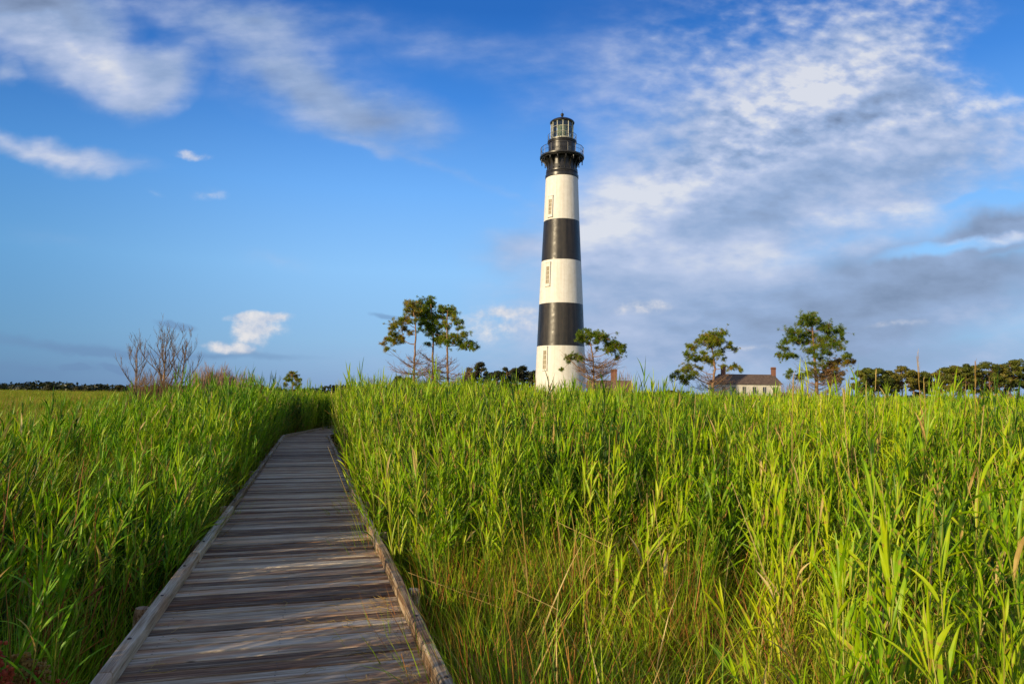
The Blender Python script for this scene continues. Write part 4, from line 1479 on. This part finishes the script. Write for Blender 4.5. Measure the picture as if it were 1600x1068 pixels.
def scatter(name, pts, rots, scls, coll, label):
    n = len(pts)
    me = bpy.data.meshes.new(name)
    me.vertices.add(n)
    me.vertices.foreach_set('co', np.asarray(pts, dtype=np.float32).ravel())
    a = me.attributes.new('idx', 'INT', 'POINT')
    a.data.foreach_set('value', rng.integers(0, len(coll.objects), n).astype(np.int32))
    a = me.attributes.new('rot', 'FLOAT_VECTOR', 'POINT')
    a.data.foreach_set('vector', np.asarray(rots, dtype=np.float32).ravel())
    a = me.attributes.new('scl', 'FLOAT_VECTOR', 'POINT')
    a.data.foreach_set('vector', np.asarray(scls, dtype=np.float32).ravel())
    o = bpy.data.objects.new(name, me)
    COL.objects.link(o)
    md = o.modifiers.new('scatter', 'NODES')
    md.node_group = SCAT
    ident = [s.identifier for s in SCAT.interface.items_tree if s.in_out == 'INPUT' and s.name == 'Kinds'][0]
    md[ident] = coll
    print('SCATTER', name, n)
    return tag(o, label, 'grass', kind='stuff')


# ------------------------------------------------------------------ where the grass grows
WI = np.array(WALKI)
S2 = np.array(SEG2I)


def deck_coords(X, Y):
    P_ = np.stack([X, Y, np.full_like(X, .8), np.ones_like(X)])
    a = WI @ P_
    b_ = S2 @ P_
    return a[0], a[1], b_[0], b_[1]


def clear_of_deck(X, Y, margin):
    x1, y1, x2, y2 = deck_coords(X, Y)
    w_ = DW / 2 + margin
    on1 = (np.abs(x1) < w_) & (y1 > START - 1) & (y1 < LEN1 + .2)
    on2 = (np.abs(x2) < w_) & (y2 > -.5) & (y2 < LEN2 + 1)
    return ~(on1 | on2)


def gauss(X, Y, cx, cy, sx, sy=None):
    sy = sy or sx
    return np.exp(-((X - cx) / sx) ** 2 / 2 - ((Y - cy) / sy) ** 2 / 2)


def vnoise(X, Y, s, seed=0):
    return np.array([mnoise.noise(Vector((x * s + seed, y * s - seed, seed * .37))) for x, y in zip(X, Y)])


def ss(x, a, b):
    t = np.clip((x - a) / (b - a), 0, 1)
    return t * t * (3 - 2 * t)


def side_of(X, Y):
    x1, y1, x2, y2 = deck_coords(X, Y)
    s = np.where(y1 < LEN1, x1, x2)
    return s          # <0 left, >0 right


def top_height(X, Y):
    """height of the reed tops above the marsh"""
    D = np.hypot(X, Y)
    s = side_of(X, Y)
    px = 800 + F * X / np.maximum(Y, .5)
    hr_ = 1.70 + .60 * ss(D, 3.5, 10) + .03 * ss(D, 14, 26)
    hr_ = hr_ + .50 * gauss(X, Y, -4.6, 30, 4.5, 9)
    hl_ = 1.72 + .24 * ss(D, 5, 14) + .40 * gauss(X, Y, -6.9, 18, 2.6, 7) + .22 * gauss(X, Y, -9.5, 33, 4, 8)
    hl_ = hl_ - .42 * gauss(X, Y, -9.5, 12.5, 2.2, 1.7) - .35 * gauss(X, Y, -15, 19, 4, 2.2) - .30 * gauss(X, Y, -12, 30, 5, 2.5)
    # close against the boardwalk on the left the reeds are tall
    hl_ = hl_ + .40 * np.exp(-((s + 1.8) / 1.6) ** 2) * ss(Y, 9, 18)
    h = np.where(s > 0, hr_, hl_)
    h = h * (1 + .07 * vnoise(X, Y, .45, 3) + .05 * vnoise(X, Y, 1.6, 5))
    return h


def sample(dens_fn, r0, r1, amax=46, amin=-46, back=False, nmax=60000):
    """points with density (per m2) dens_fn(distance), in the sector the photo looks at"""
    out = []
    rs = np.geomspace(max(r0, .3), r1, 24)
    for a, b_ in zip(rs, rs[1:]):
        area = math.pi * (b_ ** 2 - a ** 2) * (amax - amin) / 360
        n = int(area * dens_fn((a + b_) / 2))
        rad = np.sqrt(rng.uniform(a ** 2, b_ ** 2, n))
        th = np.radians(rng.uniform(amin, amax, n))
        out.append(np.stack([rad * np.sin(th), rad * np.cos(th)], 1))
    return np.concatenate(out)


def rots_of(n, tilt=.10, yaw_=.9):
    return np.stack([rng.normal(0, tilt, n), rng.normal(0.04, tilt, n), rng.normal(0, yaw_, n)], 1)


def short_patch(X, Y):
    """1 inside the patch of low grass in front of the reeds, right of the boardwalk"""
    D = np.hypot(X, Y)
    ang = np.degrees(np.arctan2(X, Y))
    wob = 1.2 * vnoise(X, Y, .8, 8)
    edge = 7.0 + wob * 1.3 - 2.6 * ss(ang, 14, 27) + rng.normal(0, .5, len(X))
    return (side_of(X, Y) > 0) & (D < edge) & (ang < 26 + wob * 4)


def lay(name, label, P_, coll, h0, hmul=1.0, margin=.10, keep=None, jit=.12, tilt=.09, xy=None, yaw_=.9, hfix=None):
    X, Y = P_[:, 0], P_[:, 1]
    ok = clear_of_deck(X, Y, margin) & (np.hypot(X, Y) > 1.3) & (np.hypot(X - TX, Y - TY) > 5.5)
    if keep is not None:
        ok &= keep(X, Y)
    X, Y = X[ok], Y[ok]
    n = len(X)
    H = (top_height(X, Y) if hfix is None else hfix(X, Y)) * hmul * rng.normal(1, jit, n).clip(.6, 1.35)
    sz = H / h0
    sx = (xy if xy is not None else 1.0) * rng.uniform(.85, 1.2, n)
    return scatter(name, np.stack([X, Y, np.zeros(n)], 1), rots_of(n, tilt, yaw_), np.stack([sx, sx, sz], 1), coll, label)


right = lambda X, Y: side_of(X, Y) > 0
left = lambda X, Y: side_of(X, Y) <= 0
rngmask = lambda n, p: rng.random(n) < p
# reeds right of the boardwalk
lay('reed_bed', 'dense bright green reeds filling the marsh right of the boardwalk',
    sample(lambda d: 15, 2.6, 13), c_reedN, 2.33,
    keep=lambda X, Y: right(X, Y) & ~(short_patch(X, Y) & rngmask(len(X), .97)) & ((np.hypot(X, Y) > 5.5) | rngmask(len(X), .27)), tilt=.13, jit=.16)
lay('reed_bed', 'bright green reeds further out right of the boardwalk', sample(lambda d: 8.0, 12, 36), c_reedM, 2.33, keep=right, margin=.32)
lay('reed_bed', 'distant green reeds reaching to the lighthouse and houses', sample(lambda d: 2.6 if d < 70 else 1.4, 34, 112), c_reedF, 2.33, keep=right, jit=.08)
# left of the boardwalk
lay('reed_bed', 'green reeds in the left foreground, painted darker as if shaded', sample(lambda d: 12, 2.4, 12), c_leftN, 2.33, margin=.22,
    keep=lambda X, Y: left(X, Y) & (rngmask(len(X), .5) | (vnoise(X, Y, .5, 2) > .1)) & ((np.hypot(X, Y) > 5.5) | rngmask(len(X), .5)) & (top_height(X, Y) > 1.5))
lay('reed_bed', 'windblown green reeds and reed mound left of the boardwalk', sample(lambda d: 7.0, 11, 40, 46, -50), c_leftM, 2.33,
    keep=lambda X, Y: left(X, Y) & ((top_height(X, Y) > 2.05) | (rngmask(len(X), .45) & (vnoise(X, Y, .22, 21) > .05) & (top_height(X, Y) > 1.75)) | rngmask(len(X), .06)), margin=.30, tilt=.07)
lay('reed_bed', 'distant green reeds beyond the bend of the boardwalk', sample(lambda d: 2.0, 36, 90, 10, -26), c_reedF, 2.33, keep=lambda X, Y: left(X, Y) & (X > -.50 * Y), jit=.08, hmul=.96)
lay('marsh_field', 'flat olive and brown marsh grass reaching the left horizon', sample(lambda d: 5.0 if d < 40 else (2.2 if d < 80 else .9), 8, 210, 6, -50), c_field, 1.55,
    keep=left, xy=1.3, jit=.09, margin=1.0, hfix=lambda X, Y: np.minimum(top_height(X, Y), 1.85) * .90)
# low grass, rusty stalks, straw
lay('low_grass', 'short tangled grass with orange stalks beside the boardwalk', sample(lambda d: 30, 1.6, 11), c_fine, .85, margin=.02,
    keep=lambda X, Y: right(X, Y) & (vnoise(X, Y, 1.5, 9) > -.16) & (short_patch(X, Y) | rngmask(len(X), .5)), hfix=lambda X, Y: .80 + .34 * vnoise(X, Y, 1.3, 4), jit=.22, tilt=.30, yaw_=3)
lay('low_grass', 'low grass under the left foreground reeds, its shade painted in dark green', sample(lambda d: 12, 1.6, 11), c_fineL, .85, margin=.02, keep=left,
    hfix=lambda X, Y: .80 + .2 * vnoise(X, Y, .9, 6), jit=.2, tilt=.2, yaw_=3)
lay('rusty_stalks', 'broken orange-brown stalks in the low grass right of the boardwalk', sample(lambda d: 9, 1.8, 9), c_rust, .9, keep=lambda X, Y: right(X, Y) & short_patch(X, Y) & (vnoise(X, Y, .7, 12) > -.1),
    hfix=lambda X, Y: .95 + 0 * X, tilt=.32, yaw_=3)
lay('rusty_stalks', 'rusty brown stalks among the left marsh grass', sample(lambda d: 5.5 if d < 25 else 1.4, 3.0, 60, 10, -50), c_rust, .9, margin=.4, keep=lambda X, Y: left(X, Y) & (top_height(X, Y) < 2.1) & (vnoise(X, Y, .16, 1) > -.2),
    hfix=lambda X, Y: 1.35 + .25 * ss(np.hypot(X, Y), 8, 25), tilt=.12, yaw_=3)
lay('straw_stalks', 'pale straw stalks standing among the right-hand reeds', sample(lambda d: 1.2 if d < 14 else .5, 5.5, 60), c_straw, 2.0, keep=right, hmul=1.0, jit=.08, tilt=.06, yaw_=3)
lay('arching_grass', 'arching yellow-green grass blades mixed with the low grass', sample(lambda d: 7, 1.8, 9), c_arch, 1.1, keep=lambda X, Y: right(X, Y) & short_patch(X, Y), hfix=lambda X, Y: 1.12 + 0 * X, tilt=.22, yaw_=3)
# reeds behind the camera and beside it, more of the marsh, unseen, set to shade the boardwalk
lay('reed_bed', 'unseen reeds of the same marsh behind the viewpoint, set to shade the boardwalk', sample(lambda d: 13, 1.8, 16, -50, -215), c_leftM, 2.33, hfix=lambda X, Y: 1.78 + 0 * X, keep=left)

# ------------------------------------------------------------------ single tall dry stems
def dry_stem(px_t, py_t, px_b, py_b, d, label, seed, plume=True, r0=.006):
    rr = random.Random(seed)
    t_ = at(px_t, py_t, d)
    b_ = at(px_b, py_b, d)
    dr = (t_ - b_)
    base = b_ - dr * (b_.z / dr.z) if abs(dr.z) > .05 else b_
    m = MB()
    n = 6
    pts = [base.lerp(t_, i / n) - base + Vector((rr.uniform(-.01, .01), rr.uniform(-.01, .01), 0)) for i in range(n + 1)]
    m.tube(pts, [r0 * (1 - .55 * i / n) for i in range(n + 1)], 5)
    L = (t_ - base).length
    for k in range(4):
        u = rr.uniform(.35, .8)
        blade(m, base.lerp(t_, u) - base, rr.uniform(-1, 1), rr.uniform(.15, .3), .014, .3, rr.uniform(1, 2.4), 4, 0, rr=rr)
    if plume:
        for k in range(16):
            u = 1 - .10 * rr.random()
            p = (base.lerp(t_, u) - base)
            blade(m, p, WIND + rr.uniform(-1, 1), rr.uniform(.05, .11), .007, .1, .7, 2, 0, rr=rr)
    o = m.build('dry_reed_stem', M_dry)
    o.location = base
    tag(o, label, 'reed stem', 'tall dry reed stems')


ST = [
    (1434, 556, 1441, 660, 8, 'tallest pale dry reed stem in front of the right treeline', True),
    (1443, 592, 1447, 680, 8.2, 'dry reed stem leaning close beside the tallest one', True),
    (1524, 566, 1526, 690, 7.5, 'straight straw-coloured reed stem rising into the right treeline crowns', True),
    (1536, 632, 1531, 700, 7, 'short pale stem just right of the straight straw-coloured one', False),
    (1369, 576, 1367, 650, 9, 'dry reed stem before the left end of the right treeline', True),
    (1353, 600, 1354, 655, 9.5, 'short dry stem left of the treeline stem', True),
    (1240, 590, 1237, 780, 7, 'long thin dry stem below the broad pine', True),
    (1318, 605, 1326, 760, 6.5, 'dry yellowish stem between broad pine and treeline', True),
    (1300, 690, 1313, 765, 5.5, 'thick orange broken stem in the middle of the right reeds', False),
    (1306, 702, 1336, 762, 5.5, 'orange stem leaning away from the broken one', False),
    (893, 795, 912, 925, 5.6, 'left of three pale bare stalks in the low grass', False),
    (907, 835, 916, 935, 5.5, 'shortest of the three pale stalks in the low grass', False),
    (917, 790, 938, 935, 5.4, 'right of three pale bare stalks in the low grass', False),
    (1010, 770, 1014, 900, 5.6, 'upright pink-grey stalk above the low grass', False),
    (1020, 765, 1030, 860, 5.8, 'slightly leaning stalk beside the upright pink-grey one', False),
    (1381, 860, 1374, 1060, 3.6, 'yellow-green upright stalk in the right foreground', False),
    (1460, 780, 1448, 1060, 3.8, 'long golden stalk in the right foreground leaf cluster', False),
    (1588, 800, 1520, 1040, 3.8, 'golden stalk slanting up to the right edge', False),
]
for i, s in enumerate(ST):
    dry_stem(*s[:5], s[5], 200 + i, s[6], .007 if s[4] > 6 else .005)

# a few big foreground reeds with wide leaves, lower right
def big_reed(px_b, px_t, py_t, d, label, seed, nl=11, lw=.036):
    rr = random.Random(seed)
    t_ = at(px_t, py_t, d)
    bx = at(px_b, 1068, d)
    root_loc = Vector((bx.x, d, 0))
    root = empty('reed_plant', root_loc, label, 'reed', 'large reeds in the right foreground')
    H = t_.z
    pts = [Vector((0, 0, 0)).lerp(t_ - root_loc, i / 6) + Vector((-.02 * math.sin(i / 6 * 3.1), 0, 0)) for i in range(7)]
    st, lf = MB(), MB()
    st.tube(pts, [.0065, .006, .0055, .005, .004, .003, .0015], 6)
    for k in range(nl):
        u = .38 + .6 * (k + .3) / nl
        j = min(5, int(u * 6))
        p = pts[j].lerp(pts[j + 1], u * 6 - j)
        az = rr.uniform(-.5, .7) + (2.6 if k % 4 == 3 else 0)
        blade(lf, p, az, rr.uniform(.34, .52), lw * rr.uniform(.8, 1.15), rr.uniform(.35, .75), rr.uniform(1.2, 1.9), 8, 0, rr=rr, twist=rr.uniform(.4, 1.3))
    blade(lf, pts[-2], .3, .35, lw * .8, .05, .4, 7, 0, rr=rr)
    st.build('stem', M_stem, root)
    lf.build('leaves', M_leaf, root)


BR = [(1450, 1475, 790, 3.6, 'large reed with broad leaves sweeping right in the right foreground'),
      (1385, 1400, 850, 3.5, 'upright large reed left of the broad-leaved one'),
      (1560, 1600, 770, 3.7, 'large reed at the right edge bending out of frame'),
      (1420, 1440, 765, 4.2, 'large reed behind the broad-leaved one'),
      (1515, 1530, 740, 4.3, 'large reed between the broad-leaved one and the right edge'),
      (1310, 1335, 850, 4.4, 'smaller large reed left of the upright one'),
      ]
for i, s in enumerate(BR):
    big_reed(*s, 300 + i)

# dock plants with seed heads, bottom left corner
def dock(px, py, d, label, seed, mat, n=4):
    rr = random.Random(seed)
    t_ = at(px, py, d)
    root = empty('dock_plant', (t_.x, d, 0), label, 'plant', 'seeding dock plants')
    st = MB()
    for i in range(n):
        hd = MB()
        e = Vector((rr.uniform(-.12, .12), rr.uniform(-.1, .1), t_.z * rr.uniform(.86, 1.0)))
        st.tube([(e.x * .2, e.y * .2, 0), e * .5, e], [.004, .0035, .002], 4, cap=False)
        for k in range(70):
            u = 1 - .22 * rr.random()
            p = Vector((e.x * u, e.y * u, e.z * u)) + Vector((rr.gauss(0, .012), rr.gauss(0, .012), 0))
            hd.ball(p, rr.uniform(.006, .012), None, 5, 3)
        hd.build('seed_head', mat, root)
    st.build('stem', M_rust, root)


dock(6, 990, 3.3, 'red seed heads at the very left corner of the foreground', 401, M_seedred, 5)
dock(28, 1003, 3.4, 'tan seed heads right beside the red ones', 402, M_seedtan)
dock(68, 992, 3.5, 'single taller yellowish seed head right of the others', 403, M_seedtan, 2)
dock(50, 1020, 3.3, 'low reddish seed heads between the tan and the yellowish ones', 404, M_seedred, 3)

# dry wisps lying on the boards, lower right
m = MB()
rr = random.Random(55)
for i in range(120):
    u = rr.random()
    cx_ = DW / 2 - .12 - abs(rr.gauss(0, .30))
    cy_ = rr.uniform(-.4, 1.6) if rr.random() < .8 else rr.uniform(1.5, 9)
    if rr.random() > .82:
        cx_ = -DW / 2 + .12 + abs(rr.gauss(0, .1))
    a = rr.uniform(0, 6.28)
    L = rr.uniform(.05, .20)
    cur = rr.uniform(-3.5, 3.5)
    pts = []
    p = Vector((cx_, cy_, .006))
    for k in range(6):
        pts.append(p.copy())
        p = p + Vector((math.cos(a), math.sin(a), 0)) * L / 5
        p.z = .006 + .012 * math.sin(k / 5 * 3.1) * rr.random()
        a += cur / 6
    if max(abs(q.x) for q in pts) > DW / 2 - .09:
        continue
    m.tube([WALKM @ q for q in pts], [.0016] * 6, 3, cap=False)
tag(m.build('dry_grass_litter', M_dry), 'dry curled grass wisps lying on the boards at the lower right', 'grass litter', kind='stuff')
